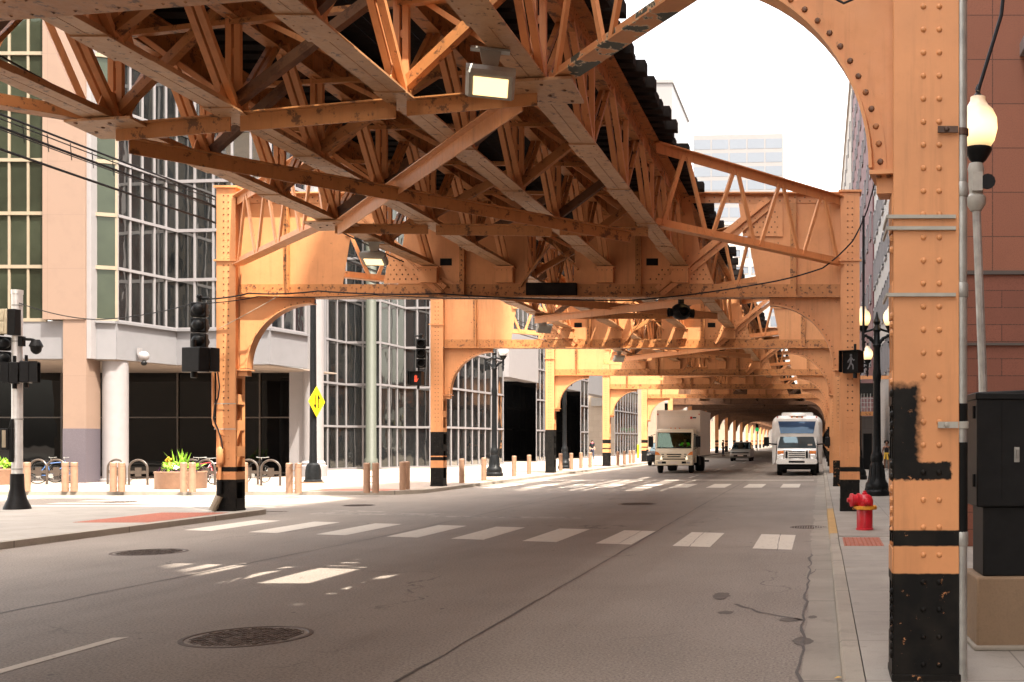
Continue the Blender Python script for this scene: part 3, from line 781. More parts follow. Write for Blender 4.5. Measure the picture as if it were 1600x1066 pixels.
# ---- lattice girders (the riveted trusses along the street)
CH = 5.83
TX = [-3.33, -5.12, -7.5, -9.3]
TNAME = ['rightmost', 'second from the right', 'second from the left', 'leftmost']
def truss(parent, nodes, rn, matw=None):
    y0, y1 = nodes[0], nodes[-1]
    b = MB()
    for s in (-1, 1):
        b.box(s * .095 - .09, s * .095 + .09, y0, y1, CH, CH + .018)
        b.box(s * .03 - .008, s * .03 + .008, y0, y1, CH + .018, CH + .15)
    for yn in nodes[1:-1]: b.box(-.2, .2, yn - .35, yn + .35, CH - .016, CH)
    if rn:
        for yn in nodes[1:-1]:
            for i in range(4):
                for s in (-.14, .14): b.rivet((s, yn - .27 + .18 * i, CH - .016), (0, 0, -1), .014, 5, 1)
    b.build('bottom_chord', M['chord'], parent)
    b = MB(); zt = 7.52; zb = 7.06
    b.box(-.008, .008, y0, y1, zb, zt); b.box(-.19, .19, y0, y1, zt - .02, zt)
    for s in (-1, 1):
        b.box(s * .014 - .006, s * .014 + .006, y0, y1, zt - .12, zt - .02); b.box(s * .014 - .006, s * .014 + .006, y0, y1, zb, zb + .1)
        b.box(min(s * .02, s * .1), max(s * .02, s * .1), y0, y1, zb, zb + .014)
    if rn:
        y = y0 + .08
        while y < y1:
            b.rivet((.02, y, zt - .07), (1, 0, 0), .015, 5, 1); b.rivet((.02, y + .06, zb + .055), (1, 0, 0), .015, 5, 1); y += .14
    b.build('top_chord', M['steel_rusty'], parent)
    n = len(nodes)
    for i, yn in enumerate(nodes):
        if 0 < i < n - 1:
            b = MB()
            for s in (-1, 1): b.bar((s * .055, yn, CH + .05), (s * .055, yn, zb + .1), .075, .07, (0, 1, 0))
            for zz in (6.2, 6.6): b.box(-.09, .09, yn - .015, yn + .015, zz, zz + .09)
            b.build('post', M['steel'], parent)
            g = MB(); g.prism([(yn - .42, CH + .03), (yn + .42, CH + .03), (yn + .24, CH + .42), (yn - .24, CH + .42)], -.008, .008, 'x')
            if rn:
                for (dy, dz) in ((-.28, .1), (-.1, .1), (.1, .1), (.28, .1), (-.15, .3), (.15, .3), (0, .25)): g.rivet((.008, yn + dy, CH + dz), (1, 0, 0), .02, 6, 2)
            g.build('gusset_plate', M['steel'], parent)
            # plate above each post
            b = MB(); b.box(-.014, .014, yn - .16, yn + .16, zb - .02, zt - .03); b.build('splice_plate', M['steel'], parent)
        if i < n - 1:
            ym = (yn + nodes[i + 1]) / 2
            b = MB()
            for s in (-1, 1): b.bar((s * .06, nodes[i + 1] - .06, CH + .09), (s * .06, ym + .05, zb + .12), .085, .075, (0, 1, 0))
            b.build('diagonal', M['steel'], parent)
            b = MB()
            for s in (-1, 1): b.bar((s * .05, yn + .06, CH + .09), (s * .05, ym - .05, zb + .12), .06, .055, (0, 1, 0))
            b.build('diagonal', M['steel_rusty'], parent)
NB = [8.2, 10.4, 12.7, 15.4, 18.1, 20.9, 23.3, 25.6]
ND = [9.3, 11.8, 14.2, 16.3, 18.5, 20.6, 23.1, 25.6]
def near_nodes(x):
    t = (-3.33 - x) / 5.97
    return [a + (b - a) * t for a, b in zip(NB, ND)]
BAY = ['above the near road', 'between the first and second arches', 'between the second and third arches', 'between the third and fourth arches', 'between the fourth and fifth arches']
for bay in range(5):
    for j, x in enumerate(TX):
        if bay == 0: nodes = near_nodes(x)
        else:
            a, b_ = BENT_Y[bay] + .15, BENT_Y[bay + 1] + .1
            nodes = [a + (b_ - a) * i / 6 for i in range(7)]
        t = thing('lattice_girder', '%s lattice girder of four %s' % (TNAME[j], BAY[bay]), 'lattice girder', (x, 0, 0), 0, 'lattice girders under the tracks')
        truss(t, nodes, bay < 2)
for k in range(5, len(BENT_Y) - 1):             # far bays: deep plate girders, tunnel shade put into their colour
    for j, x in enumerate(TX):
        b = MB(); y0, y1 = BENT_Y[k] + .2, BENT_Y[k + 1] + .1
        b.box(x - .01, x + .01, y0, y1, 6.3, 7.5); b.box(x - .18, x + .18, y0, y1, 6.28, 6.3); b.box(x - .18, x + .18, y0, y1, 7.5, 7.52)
        t = thing('plate_girder', '%s shade toned girder, %s bay of the far tunnel' % (TNAME[j], ORD[k - 5]), 'girder', (0, 0, 0), 0, 'plate girders in the far tunnel')
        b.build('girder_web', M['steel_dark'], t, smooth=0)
# ---- rolled bracing bars in the plane of the bottom chords
def brace(p0, p1, w, h, label, m='steel', flange=True, name='bracing_bar'):
    b = MB(); p0 = Vector(p0); p1 = Vector(p1)
    b.bar(p0, p1, .018, h)
    if flange: b.bar(p0, p1, w, .018, (0, 0, 1), 0, h / 2); 
    tag(b.build(name, M[m]), label, 'bracing bar', 'bracing bars between the girders')
zb_ = CH - .10
def nod(x, i, bay=0): return (x, near_nodes(x)[i], zb_)
brace(nod(-9.3, 2), nod(-7.55, 2), .17, .2, 'short level bracing bar at the upper left, left of three in line', 'steel_rusty')
brace(nod(-7.4, 2), nod(-5.2, 2), .17, .22, 'level bracing bar left of the lit floodlight, middle of three in line', 'steel_rusty')
brace(nod(-5.05, 2), nod(-3.35, 2), .17, .19, 'level bracing bar ending just under the lit floodlight', 'steel_rusty')
brace(nod(-9.3, 5), nod(-7.55, 5), .17, .17, 'short level bracing bar before the first arch, left of three in line', 'steel_rusty')
brace(nod(-7.4, 5), nod(-5.2, 5), .17, .2, 'level bracing bar before the first arch, middle of three in line', 'steel_rusty')
brace(nod(-5.05, 5), nod(-3.35, 5), .17, .16, 'level bracing bar before the first arch, right of three in line', 'steel_rusty')
a, b_ = Vector(nod(-9.3, 5)), Vector(nod(-3.35, 2))
brace(a + Vector((.1, -.1, -.02)), b_ + Vector((-.2, .1, -.02)), .2, .22, 'long diagonal bracing bar rising to the lit floodlight', 'steel')
a, b_ = Vector(nod(-9.3, 2)), Vector(nod(-3.35, 5))
brace(a + Vector((.1, .1, -.14)), b_ + Vector((-.3, -.2, -.14)), .2, .2, 'long diagonal bracing bar falling rightwards across the first two girders', 'steel_rusty')
for bay in (1, 2, 3):
    ya, yb_ = BENT_Y[bay] + 4.5, BENT_Y[bay + 1] - 4.5
    brace((-9.3, ya, zb_), (-3.35, yb_, zb_), .18, .2, 'diagonal bracing bar going right in the bay %s' % BAY[bay])
    brace((-3.35, ya, zb_ - .14), (-9.3, yb_, zb_ - .14), .18, .2, 'diagonal bracing bar going left in the bay %s' % BAY[bay])
    for yy, wd in ((ya, 'near'), (yb_, 'far')): brace((-9.3, yy, zb_), (-3.35, yy, zb_), .16, .18, 'cross bracing bar at the %s end of the bay %s' % (wd, BAY[bay]), 'steel_rusty')
# node plates
for (x, i, lab) in ((-3.33, 2, 'riveted node plate under the right girder beside the floodlight'), (-9.3, 5, 'riveted node plate where bars meet left of the first arch'), (-9.3, 2, 'riveted node plate at upper left where bars meet the girder')):
    q = nod(x, i); b = MB(); s = -1 if x < -5 else 1
    b.prism([(q[0] - .45, q[1] - .35), (q[0] + .5, q[1] - .5), (q[0] + .45, q[1] + .4), (q[0] - .5, q[1] + .45)], CH - .05, CH - .018, 'z')
    for i2 in range(4):
        for j2 in range(4):
            if (i2 + j2) % 2 == 0: b.rivet((q[0] - .33 + i2 * .22, q[1] - .3 + j2 * .2, CH - .05), (0, 0, -1), .025, 6, 2)
    tag(b.build('node_plate', M['chord']), lab, 'node plate', 'node plates of the bracing')
# cross frames between neighbouring trusses
cf_places = ['at the upper left', 'over the near road', 'behind the lit floodlight', 'before the first arch', 'beside the first arch']
for bay in range(3):
    ns = 7 if bay == 0 else 6
    for i in range(1, ns):
        if bay and i % 2 == 0: continue
        for j in range(3):
            xa, xb = TX[j + 1], TX[j]
            if bay == 0: ya, yb_ = near_nodes(xa)[i], near_nodes(xb)[i]
            else: ya = yb_ = BENT_Y[bay] + .15 + (BENT_Y[bay + 1] - BENT_Y[bay]) * i / 6
            b = MB()
            b.bar((xa + .06, ya - .04, CH + .15), (xb - .06, yb_ - .04, 7.25), .10, .08); b.bar((xa + .06, ya - .04, CH + .15), (xb - .06, yb_ - .04, 7.25), .02, .14, (0, 0, 1), 0, .05)
            t = thing('cross_frame', '%s sway frame of the %s row %s' % (ORD[i - 1], ['right', 'middle', 'left'][j], BAY[bay]), 'sway frame', (0, 0, 0), 0, 'sway frames between girders')
            b.build('frame_bar', M['steel_dark'] if (i + j) % 2 else M['steel_rusty'], t)
            b = MB(); b.bar((xa + .06, ya + .06, 7.2), (xb - .06, yb_ + .06, CH + .2), .07, .07); b.build('frame_bar', M['steel'], t)
            b = MB(); b.bar((xa, ya, 7.02), (xb, yb_, 7.02), .09, .07); b.build('frame_bar', M['steel_rusty'], t)
# outrigger lattice braces from the outer girders to the columns
def lattice_brace(p0, p1, label, mat_b='steel', nv=4, mat_t='steel'):
    (xa, ya), (xb, yb_) = p0, p1
    t = thing('lattice_brace', label, 'lattice brace', (0, 0, 0), 0, 'lattice braces out to the columns')
    zt, zl = 7.42, CH + .02
    b = MB(); b.bar((xa, ya, zt), (xb, yb_, zt), .02, .19, (0, 0, 1), 0, -.05); b.bar((xa, ya, zt), (xb, yb_, zt), .22, .02, (0, 0, 1), 0, .05); b.build('top_bar', M[mat_t], t)
    b = MB(); b.bar((xa, ya, zl), (xb, yb_, zl), .02, .17, (0, 0, 1), 0, .08); b.bar((xa, ya, zl), (xb, yb_, zl), .24, .02); b.build('bottom_bar', M[mat_b], t)
    A = Vector((xa, ya, 0)); B = Vector((xb, yb_, 0))
    for i in range(nv):
        f0 = (i + .06) / nv; f1 = (i + .5) / nv; f2 = (i + .94) / nv
        for (fa, za, fb, zb2) in ((f0, zl + .05, f1, zt - .05), (f1 + .02, zt - .05, f2, zl + .05)):
            if i == 0 and fa == f0: fa = .03
            p = A.lerp(B, fa); q = A.lerp(B, fb); b = MB(); b.bar((p.x, p.y, za), (q.x, q.y, zb2), .05, .085); b.build('lacing_bar', M[mat_t], t)
lattice_brace((-3.2, 20.9), (.47, 25.55), 'pale orange lattice brace against the sky from girder to right column')
lattice_brace((-9.43, 20.6), (-13.86, 25.55), 'orange lattice brace from the left girder to the signal column')
lattice_brace((-3.2, 12.7), (.5, 7.75), 'lattice brace with peeling grey paint, nearest the camera at top', 'peel', 4, 'steel')
lattice_brace((-9.43, 14.2), (-13.9, 10.1), 'lattice brace at the upper left corner of the view', 'steel_rusty')
for k in (1, 2, 3, 4):
    yn, yf = BENT_Y[k], BENT_Y[k + 1]
    w = 'leaving the %s arch' % ORD[k - 1]; w2 = 'reaching the %s arch' % ORD[k]
    lattice_brace((-3.2, yn + 4.6), (.47, yn + .4), 'right lattice brace ' + w); lattice_brace((-9.43, yn + 4.6), (-13.86, yn + .4), 'left lattice brace ' + w)

# ---- track: ties, boards, rails
rt = random.Random(11)
def tie_mesh(L): return MB().box(-L / 2, L / 2, -.125, .125, 0, .2)
TB = 7.525
protos = []
def tie(x, y, L, group, label):
    m = tie_mesh(L); o = m.build('railway_tie', M['tie'], None, (x, y, TB), smooth=0, bevel=.006); tag(o, label, 'railway tie', group); return o
p_r = tie(-4.25, 8.0, 2.75, 'ties of the right track', 'dark timber tie of the right track, its end against the sky or girder')
p_l = tie(-8.4, 8.0, 2.75, 'ties of the left track', 'dark timber tie of the left track, overhead in the shade')
def put(p, x, y):
    o = p.copy(); C.objects.link(o); o.location = (x, y, TB + rt.uniform(-.006, .006)); o.rotation_euler = (0, 0, rt.uniform(-.006, .006)); return o
STEP = .40
y = 8.0 + STEP; 
ti = 0
while y < 56:
    ti += 1
    if 35 < y < 47 and ti % 3: y += STEP; continue
    if not (10.3 < y < 11.65 or 11.95 < y < 12.8): put(p_r, -4.25 + (rt.choice([0, .02, .14, -.06, .2]) + rt.uniform(-.06, .06)), y)
    if y < 40: put(p_l, -8.4 + rt.uniform(-.08, .08), y)
    y += STEP * rt.uniform(.96, 1.04)
rest = MB(); yy = 7.6
while yy > -30: rest.box(-5.6, -2.85 + rt.uniform(0, .2), yy - .125, yy + .125, TB, TB + .2); rest.box(-9.8, -7.0, yy - .125, yy + .125, TB, TB + .2); yy -= STEP
yy = 56.3
while yy < 300: rest.box(-5.6, -2.85 + rt.uniform(-.05, .25), yy - .125, yy + .125, TB, TB + .2); rest.box(-9.8, -7.0, yy - .125, yy + .125, TB, TB + .2); yy += STEP
yy = 40.2
while yy < 47.5: rest.box(-9.8, -7.0, yy - .125, yy + .125, TB, TB + .2); yy += STEP * 3
while yy < 56: rest.box(-9.8, -7.0, yy - .125, yy + .125, TB, TB + .2); yy += STEP
stuff(tag(rest.build('railway_ties', M['tie'], smooth=0), 'dark timber ties of both tracks running away into the far tunnel', 'railway ties'))
# walkway planks over the ties; some are missing where daylight comes through
pl = MB()
def planks(x0, x1, ya, yb_, miss, pw=.24, L=(2.5, 4.5)):
    x = x0
    while x < x1 - .02:
        y = ya
        while y < yb_:
            l = rt.uniform(*L)
            if rt.random() > miss: pl.box(x + .006, min(x + pw, x1) - .006, y, min(y + l, yb_) - .02, TB + .205, TB + .245)
            y += l
        x += pw
for (ya, yb_, miss) in ((-30, 10.7, 0.0), (9.0, 12.9, .97), (12.9, 15, .12), (15, 27, 0.0), (27, 36, .2), (36, 46.5, .97), (46.5, 66, .04), (66, 300, .0)):
    planks(-9.85, -7.0, ya, yb_, miss); planks(-5.65, -2.95, ya, yb_, miss)
    planks(-7.02, -5.63, ya, yb_, miss * .4)
tag(pl.build('walkway_planks', M['tie'], smooth=0), 'dark walkway planks laid over the ties of the elevated tracks', 'walkway', 'track deck')
for i, x in enumerate((-3.5, -4.94, -7.7, -9.14)):
    b = MB(); b.box(x - .035, x + .035, -30, 300, TB + .39, TB + .42); b.box(x - .012, x + .012, -30, 300, TB + .28, TB + .39); b.box(x - .07, x + .07, -30, 300, TB + .25, TB + .28)
    tag(b.build('track_rail', M['rail'], smooth=0), '%s running rail from the right on the elevated tracks' % ORD[i], 'rail', 'rails of the elevated tracks')
# station over the far bays: platforms either side shade the tunnel
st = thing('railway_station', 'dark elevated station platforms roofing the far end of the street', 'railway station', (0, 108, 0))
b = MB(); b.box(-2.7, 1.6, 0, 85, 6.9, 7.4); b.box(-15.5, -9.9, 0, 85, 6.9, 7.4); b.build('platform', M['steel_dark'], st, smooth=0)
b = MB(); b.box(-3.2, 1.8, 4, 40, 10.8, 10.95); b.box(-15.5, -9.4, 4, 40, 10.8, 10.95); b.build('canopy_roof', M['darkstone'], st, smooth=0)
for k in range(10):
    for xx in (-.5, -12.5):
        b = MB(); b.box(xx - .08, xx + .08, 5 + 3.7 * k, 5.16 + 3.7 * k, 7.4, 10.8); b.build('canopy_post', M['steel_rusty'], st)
# thin signal masts beside the tracks
for (x, y, h) in ((-2.3, 62, 13.5), (-2.2, 75, 13.0), (-2.25, 92, 12.2), (-2.2, 112, 12.6)):
    b = MB(); b.tube([(x, y, 7.4), (x, y, h + 2)], .07, 6); b.box(x - .6, x + .05, y - .05, y + .05, 7.35, 7.45)
    tag(b.build('track_mast', M['galv']), '%s thin pale mast from near beside the tracks' % {62: 'first', 75: 'second', 92: 'third', 112: 'fourth'}[y], 'mast', 'masts beside the tracks')
# ================================================================ BUILDINGS
def curtain(parent, p0, p1, zs, ncols, gm, fm, mull=.07, depth=.05, sub=0, rg=random.Random(5), minor=None):
    """glazed wall from p0 to p1 (left to right as seen from the street); one 'window' part with a 'frame' child per storey row"""
    p0 = Vector((*p0, 0)); p1 = Vector((*p1, 0)); d = p1 - p0; L = d.length; d.normalize(); nrm = Vector((d.y, -d.x, 0))
    for z0, z1 in zip(zs[:-1], zs[1:]):
        g = MB(); w = L / ncols
        for i in range(ncols):
            t = [rg.uniform(-.006, .006) * w for _ in range(4)]
            a = p0 + d * (w * i); b = p0 + d * (w * (i + 1))
            g.poly([a + nrm * t[0] + Vector((0, 0, z0)), b + nrm * t[1] + Vector((0, 0, z0)), b + nrm * t[2] + Vector((0, 0, z1)), a + nrm * t[3] + Vector((0, 0, z1))])
        go = g.build('window', gm, parent, smooth=0)
        f = MB()
        for i in range(ncols + 1):
            a = p0 + d * (w * i); mw = mull if minor is None or i % minor == 0 else mull * .55
            f.bar(a + Vector((0, 0, z0)) + nrm * .03, a + Vector((0, 0, z1 - .003)) + nrm * .03, mw, depth, nrm)
        f.bar(p0 + nrm * .04 + Vector((0, 0, z0)), p1 + nrm * .04 + Vector((0, 0, z0)), mull * 1.5, depth + .03, nrm)
        f.build('frame', fm, go, smooth=0)

bA = thing('office_building', 'glass and pink stone office building on the left corner with dark ground floor', 'building', (-30, 43, 0))
rowsA = [6.5 + 2.13 * i for i in range(11)]
def pa(m, name, mat_, bevel=0): 
    m.v = [(a + 30, b - 43, c) for a, b, c in m.v]; return m.build(name, mat_, bA, bevel=bevel)
def cu(p0, p1, zs, n, gm, fm, **k): curtain(bA, (p0[0] + 30, p0[1] - 43), (p1[0] + 30, p1[1] - 43), zs, n, gm, fm, **k)
cu((-40.0, 43.0), (-30.9, 43.0), rowsA, 12, M['glass_green'], M['tanframe'], mull=.09)
cu((-29.1, 43.1), (-28.4, 43.4), rowsA, 1, M['glass_green'], M['tanframe'], mull=.1)
cu((-28.4, 43.4), (-27.9, 46.6), rowsA, 5, M['glass'], M['frame'], mull=.075)
cu((-27.9, 46.6), (-23.6, 46.1), rowsA, 5, M['glass'], M['frame'], mull=.09)
cu((-23.6, 46.1), (-23.3, 48.6), rowsA, 3, M['glass'], M['frame'], mull=.10)
pa(MB().box(-30.9, -29.2, 42.7, 43.6, 6.5, 29), 'stone_pier', M['pinkstone'])
pa(MB().box(-29.2, -29.02, 42.78, 43.5, 4.95, 29), 'pier_trim', M['white'])
pa(MB().box(-30.12, -29.2, 42.75, 43.6, 2.16, 6.5), 'lower_pier', M['pinkstone'])
pa(MB().box(-30.12, -29.2, 42.73, 43.6, 0, 2.16), 'pier_base', M['mauve'])
pa(MB().prism([(-41, 42.95), (-30.14, 42.95), (-30.14, 43.3), (-41, 43.3)], 4.95, 6.46, 'z'), 'fascia', M['fascia'])
fas = [(-29.02, 43.1), (-28.35, 43.3), (-27.85, 46.5), (-23.55, 46.0), (-23.2, 48.6)]
fb_ = MB()
for (a, b) in zip(fas[:-1], fas[1:]):
    A = Vector((*a, 0)); B = Vector((*b, 0)); d = (B - A).normalized(); n = Vector((d.y, -d.x, 0))
    fb_.bar(A + Vector((0, 0, 5.705)) - n * .1, B + Vector((0, 0, 5.705)) - n * .1, 1.51, .24, n)
    fb_.bar(A + Vector((0, 0, 6.44)) - n * .02, B + Vector((0, 0, 6.44)) - n * .02, .09, .30, n)
pa(fb_, 'fascia_panel', M['fascia'])
pa(MB().prism([(-41, 43.3), (-28.4, 43.35), (-27.9, 46.6), (-23.7, 46.2), (-23.4, 52), (-41, 52)], 4.9, 4.955, 'z'), 'soffit', M['soffit'])
pa(MB().prism([(-41, 43.3), (-28.6, 43.5), (-28.1, 46.8), (-23.8, 46.4), (-23.8, 52), (-41, 52)], 27.8, 28.6, 'z'), 'roof', M['fascia'])
pa(MB().lathe([(0, 0), (.55, 0), (.55, .12), (.46, .14), (.46, 4.9), (0, 4.9)], (-28.75, 43.85, 0), 28), 'round_column', M['white'])
sf = MB(); sf.box(-41, -24.9, 51.05, 51.2, 0, 4.9); pa(sf, 'storefront_glass', M['glass_dark'])
sf = MB()
for x in (-36, -33.2, -30.5, -28.6, -26.6, -25.0): sf.box(x - .03, x + .03, 50.98, 51.05, 0, 4.9)
sf.box(-41, -24.9, 50.99, 51.05, 2.75, 2.81); pa(sf, 'storefront_frame', M['rack'])
pa(MB().box(-24.9, -24.1, 50.4, 52, 0, 4.9), 'white_pier', M['white'])
pa(MB().lathe([(0, 0), (.6, 0), (.6, .5), (.52, .55), (.52, .65), (.44, .75), (.43, 26), (0, 26)], (-23.72, 50.3, 0), 28), 'tall_round_column', M['white'])
pa(MB().box(-24.6, -24.12, 51.5, 52.5, 4.9, 27), 'core_wall', M['fascia'])
# small security cameras under the fascia
cm = MB(); cm.box(-28.1, -28.0, 44.2, 44.4, 5.2, 5.5); cm.sphere((-27.82, 44.2, 5.15), .21, 14, 8); co = cm.build('security_camera', M['white']); tag(co, 'white dome security camera on the pale fascia at left', 'camera')
cm = MB(); cm.sphere((-27.75, 44.1, 4.86), .11, 12, 8); cm.build('lens_dome', M['black'], co)

bB = thing('glass_building', 'sawtooth mirrored glass building with white mullions behind the left columns', 'building', (-26, 62, 0))
rowsB = [0.05 + 2.46 * i for i in range(11)]
def cb_(p0, p1, zs, n, **k): curtain(bB, (p0[0] + 26, p0[1] - 62), (p1[0] + 26, p1[1] - 62), zs, n, M['glass'], M['frame'], **k)
cb_((-27.9, 59.6), (-27.8, 63.0), rowsB, 3, mull=.075)
cb_((-27.8, 63.0), (-25.8, 63.0), rowsB, 2, mull=.085)
cb_((-25.8, 63.0), (-25.75, 66.6), rowsB, 3, mull=.075)
cb_((-25.75, 66.6), (-23.3, 66.4), rowsB, 3, mull=.085)
cb_((-23.3, 66.4), (-22.9, 77.5), rowsB, 9, mull=.085)
cb_((-22.75, 86.0), (-22.6, 89.0), rowsB, 3, mull=.085)
cb_((-22.55, 101), (-22.5, 104.0), rowsB, 2, mull=.085)
cb_((-22.4, 117), (-22.3, 131.0), rowsB, 9, mull=.085)
cb_((-22.9, 77.5), (-22.75, 86.0), rowsB[4:], 7, mull=.085)
cb_((-22.6, 89.0), (-22.55, 101.0), rowsB[4:], 8, mull=.085)
cb_((-22.5, 104.0), (-22.4, 117.0), rowsB[4:], 8, mull=.085)
def pb(m, name, mat_): m.v = [(a + 26, b - 62, c) for a, b, c in m.v]; return m.build(name, mat_, bB)
pb(MB().box(-28.35, -27.95, 59.4, 59.8, 0, 24), 'corner_mullion', M['white'])
for i, (y0, y1, mt) in enumerate(((77.7, 85.8, 'white'), (89.2, 100.8, 'fascia'), (104.2, 116.8, 'fascia'))):
    pb(MB().box(-23.6, -22.5, y0, y1, 6.3, 9.8), 'canopy', M[mt])
    pb(MB().box(-27.0, -23.6, y0, y1, 6.6, 6.8), 'canopy_soffit', M['soffit'])
    pb(MB().box(-27.2, -27.0, y0 - .5, y1 + .5, 0, 6.8), 'entrance_glass', M['glass_dark'])
    pb(MB().box(-27, -22.95, y0 - .18, y0 - .08, 0, 6.6), 'entrance_side', M['glass_dark'])
    fr = MB()
    for k in range(5): yy = y0 + (y1 - y0) * k / 4; fr.box(-26.98, -26.9, yy - .05, yy + .05, 0, 6.5)
    fr.box(-26.98, -26.9, y0, y1, 2.6, 2.72); fr.box(-26.98, -26.9, y0, y1, 4.4, 4.6); pb(fr, 'entrance_frame', M['rack'])
pb(MB().lathe([(0, 0), (.36, 0), (.36, .6), (.29, .7), (.27, 24), (0, 24)], (-26.0, 62.2, 0), 20), 'green_column', simple('pale_green_column', (0.075, 0.082, 0.066), 0.5, 0.05, 3))
pb(MB().box(-40, -23.2, 79, 128, 24.7, 25.4), 'roof', M['fascia'])

def plain_building(name, label, x0, x1, y0, y1, h, mw, face, nx, nz, z0=4.5, ww=1.4, wh=2.0, cat='building', gm='glass_dark', fm='frame', trim=None):
    """block with recessed-looking framed windows on the face towards the street ('+x' or '-x') or the camera ('-y')"""
    t = thing(name, label, cat, ((x0 + x1) / 2, (y0 + y1) / 2, 0)); ox, oy = (x0 + x1) / 2, (y0 + y1) / 2
    b = MB(); b.box(x0 - ox, x1 - ox, y0 - oy, y1 - oy, 0, h); b.build('wall', M[mw], t, smooth=0)
    b = MB(); e = .25; b.box(x0 - ox - e, x1 - ox + e, y0 - oy - e, y1 - oy + e, h - .1, h + .5); b.build('roof', M[trim or mw], t, smooth=0)
    for fc in face:
        for i in range(nx):
            for j in range(nz):
                zc = z0 + (h - z0 - 1) * (j + .5) / nz
                g = MB(); f = MB()
                if fc in ('+x', '-x'):
                    yc = -(y1 - y0) / 2 + (y1 - y0) * (i + .5) / nx; s = 1 if fc == '+x' else -1; xs_ = (x1 - ox) if s > 0 else (x0 - ox)
                    a, b_ = sorted((xs_, xs_ + s * .03)); g.box(a, b_, yc - ww / 2, yc + ww / 2, zc - wh / 2, zc + wh / 2)
                    a, b_ = sorted((xs_ + s * .005, xs_ + s * .12))
                    for q in (-1, 1): f.box(a, b_, yc + q * ww / 2 - .07, yc + q * ww / 2 + .07, zc - wh / 2, zc + wh / 2); f.box(a, b_, yc - ww / 2 - .07, yc + ww / 2 + .07, zc + q * wh / 2 - .08, zc + q * wh / 2 + .08)
                else:
                    xc = -(x1 - x0) / 2 + (x1 - x0) * (i + .5) / nx; ys_ = y0 - oy
                    g.box(xc - ww / 2, xc + ww / 2, ys_ - .03, ys_, zc - wh / 2, zc + wh / 2)
                    for q in (-1, 1): f.box(xc + q * ww / 2 - .07, xc + q * ww / 2 + .07, ys_ - .12, ys_ - .005, zc - wh / 2, zc + wh / 2); f.box(xc - ww / 2 - .07, xc + ww / 2 + .07, ys_ - .13, ys_ - .006, zc + q * wh / 2 - .08, zc + q * wh / 2 + .08)
                w = g.build('window', M[gm], t, smooth=0); f.build('frame', M[fm], w, smooth=0)
    return t
# right side of the street
tG = thing('granite_building', 'red granite building filling the right edge behind the big steel column', 'building', (8, 17, 0))
FP = [(-6, 0), (-3.5, 0), (-3.5, -12.35), (8, -23.85), (8, -5), (-6, 9)]  # hidden diagonal sides follow the sun so its rays get past
b = MB().prism(FP, 4.35, 52, 'z'); b.build('upper_wall', M['granite'], tG, smooth=0)
b = MB().prism([(-5.98, .02), (-3.48, .02), (-3.48, -12.33), (7.98, -23.8), (7.98, -5.02), (-5.98, 8.96)], 0, 4.3, 'z'); b.build('lower_wall', M['granite_low'], tG, smooth=0)
b = MB(); b.prism([(-6.03, -.03), (-3.47, -.03), (-3.47, .3), (-6.03, .3)], 4.30, 4.36, 'z'); b.prism([(-6.03, -.03), (-3.47, -.03), (-3.47, .3), (-6.03, .3)], 3.18, 3.22, 'z'); b.build('string_course', M['darkstone'], tG, smooth=0)
b = MB().box(-6, -3.8, 9.0, 11.5, 0, 27); b.prism([(-6, 9), (-3.8, 6.8), (-3.8, 9)], 0, 27, 'z'); b.build('shade_wing', M['granite_low'], tG, smooth=0)  # unseen wing added to block a stripe of sun on the road
b = MB().box(-3.5, -1.5, -15.4, -12.35, 40, 80); b.build('shade_bridge', M['granite'], tG, smooth=0)  # unseen bridge over the alley, added to keep the left pavement shaded
b = MB().prism(FP, 52.004, 52.6, 'z'); b.build('roof', M['darkstone'], tG, smooth=0)
lb = MB(); lb.box(3.15, 3.9, 16.4, 17.0, 7.75, 7.95); lb.box(3.3, 3.9, 16.6, 17.0, 7.55, 7.75)
tag(lb.build('wall_bracket', M['white']), 'white box bracket on the red granite wall at the top right corner', 'bracket')
plain_building('stone_building', 'dark stone building behind the right lamp posts with a canopy at its door', 4.0, 26, 26.2, 60, 25.5, 'darkstone', ['-x'], 9, 5, 6, 1.6, 2.4)
plain_building('limestone_building', 'pale limestone building seen as a bright sliver beside the right column', 4.0, 22, 60.5, 80, 27, 'paleb', ['-x'], 6, 6, 5)
plain_building('maroon_building', 'maroon brick building seen as a dark red sliver beside the right column', 3.9, 24, 80.5, 132, 46, 'maroon', ['-x'], 10, 8, 6)
plain_building('grey_building', 'grey stone building far up the right side of the street', 3.8, 24, 133, 230, 46, 'greystone', ['-x'], 12, 5, 6)
plain_building('tan_building', 'tan building farthest up the right side of the street', 3.8, 24, 231, 400, 46, 'tanstone', ['-x'], 14, 4, 6)
tW = plain_building('sun_gap_block', 'added narrow low tan block beside the granite one, unseen, limiting the sun gap', 4.55, 22, 1.2, 4.95, 26.2, 'tanstone', ['-x'], 1, 8, 4, .6, 1.6)  # unseen infill added to hold back low sun in the alley
rw = random.Random(21)
for i in range(16):
    yy = -1.45 + i * .185; MB().box(-8.75, -8.2, yy, yy + rw.uniform(.08, .19), 26.7, 27.4 + rw.uniform(0, 2.0)).build('dapple_box', M['galv'], tW, smooth=0)  # unseen roof boxes with random gaps, added to break sunlight into flecks
tT = thing('shade_tower', 'added tall tan block on the right beside the camera, unseen, casting shade', 'building', (4.5, 1.6, 0))  # unseen shade caster added here, its footprint cut along the sun
MB().prism([(0, 0), (0, -46), (21, -46), (21, -21)], 0, 82, 'z').build('wall', M['tanstone'], tT, smooth=0)
for i in range(6):
    for j in range(10):
        MB().box(-.06, .0, -4 - 7 * i, -1.6 - 7 * i, 5 + 4 * j, 7.6 + 4 * j).build('window', M['glass_dark'], tT, smooth=0)
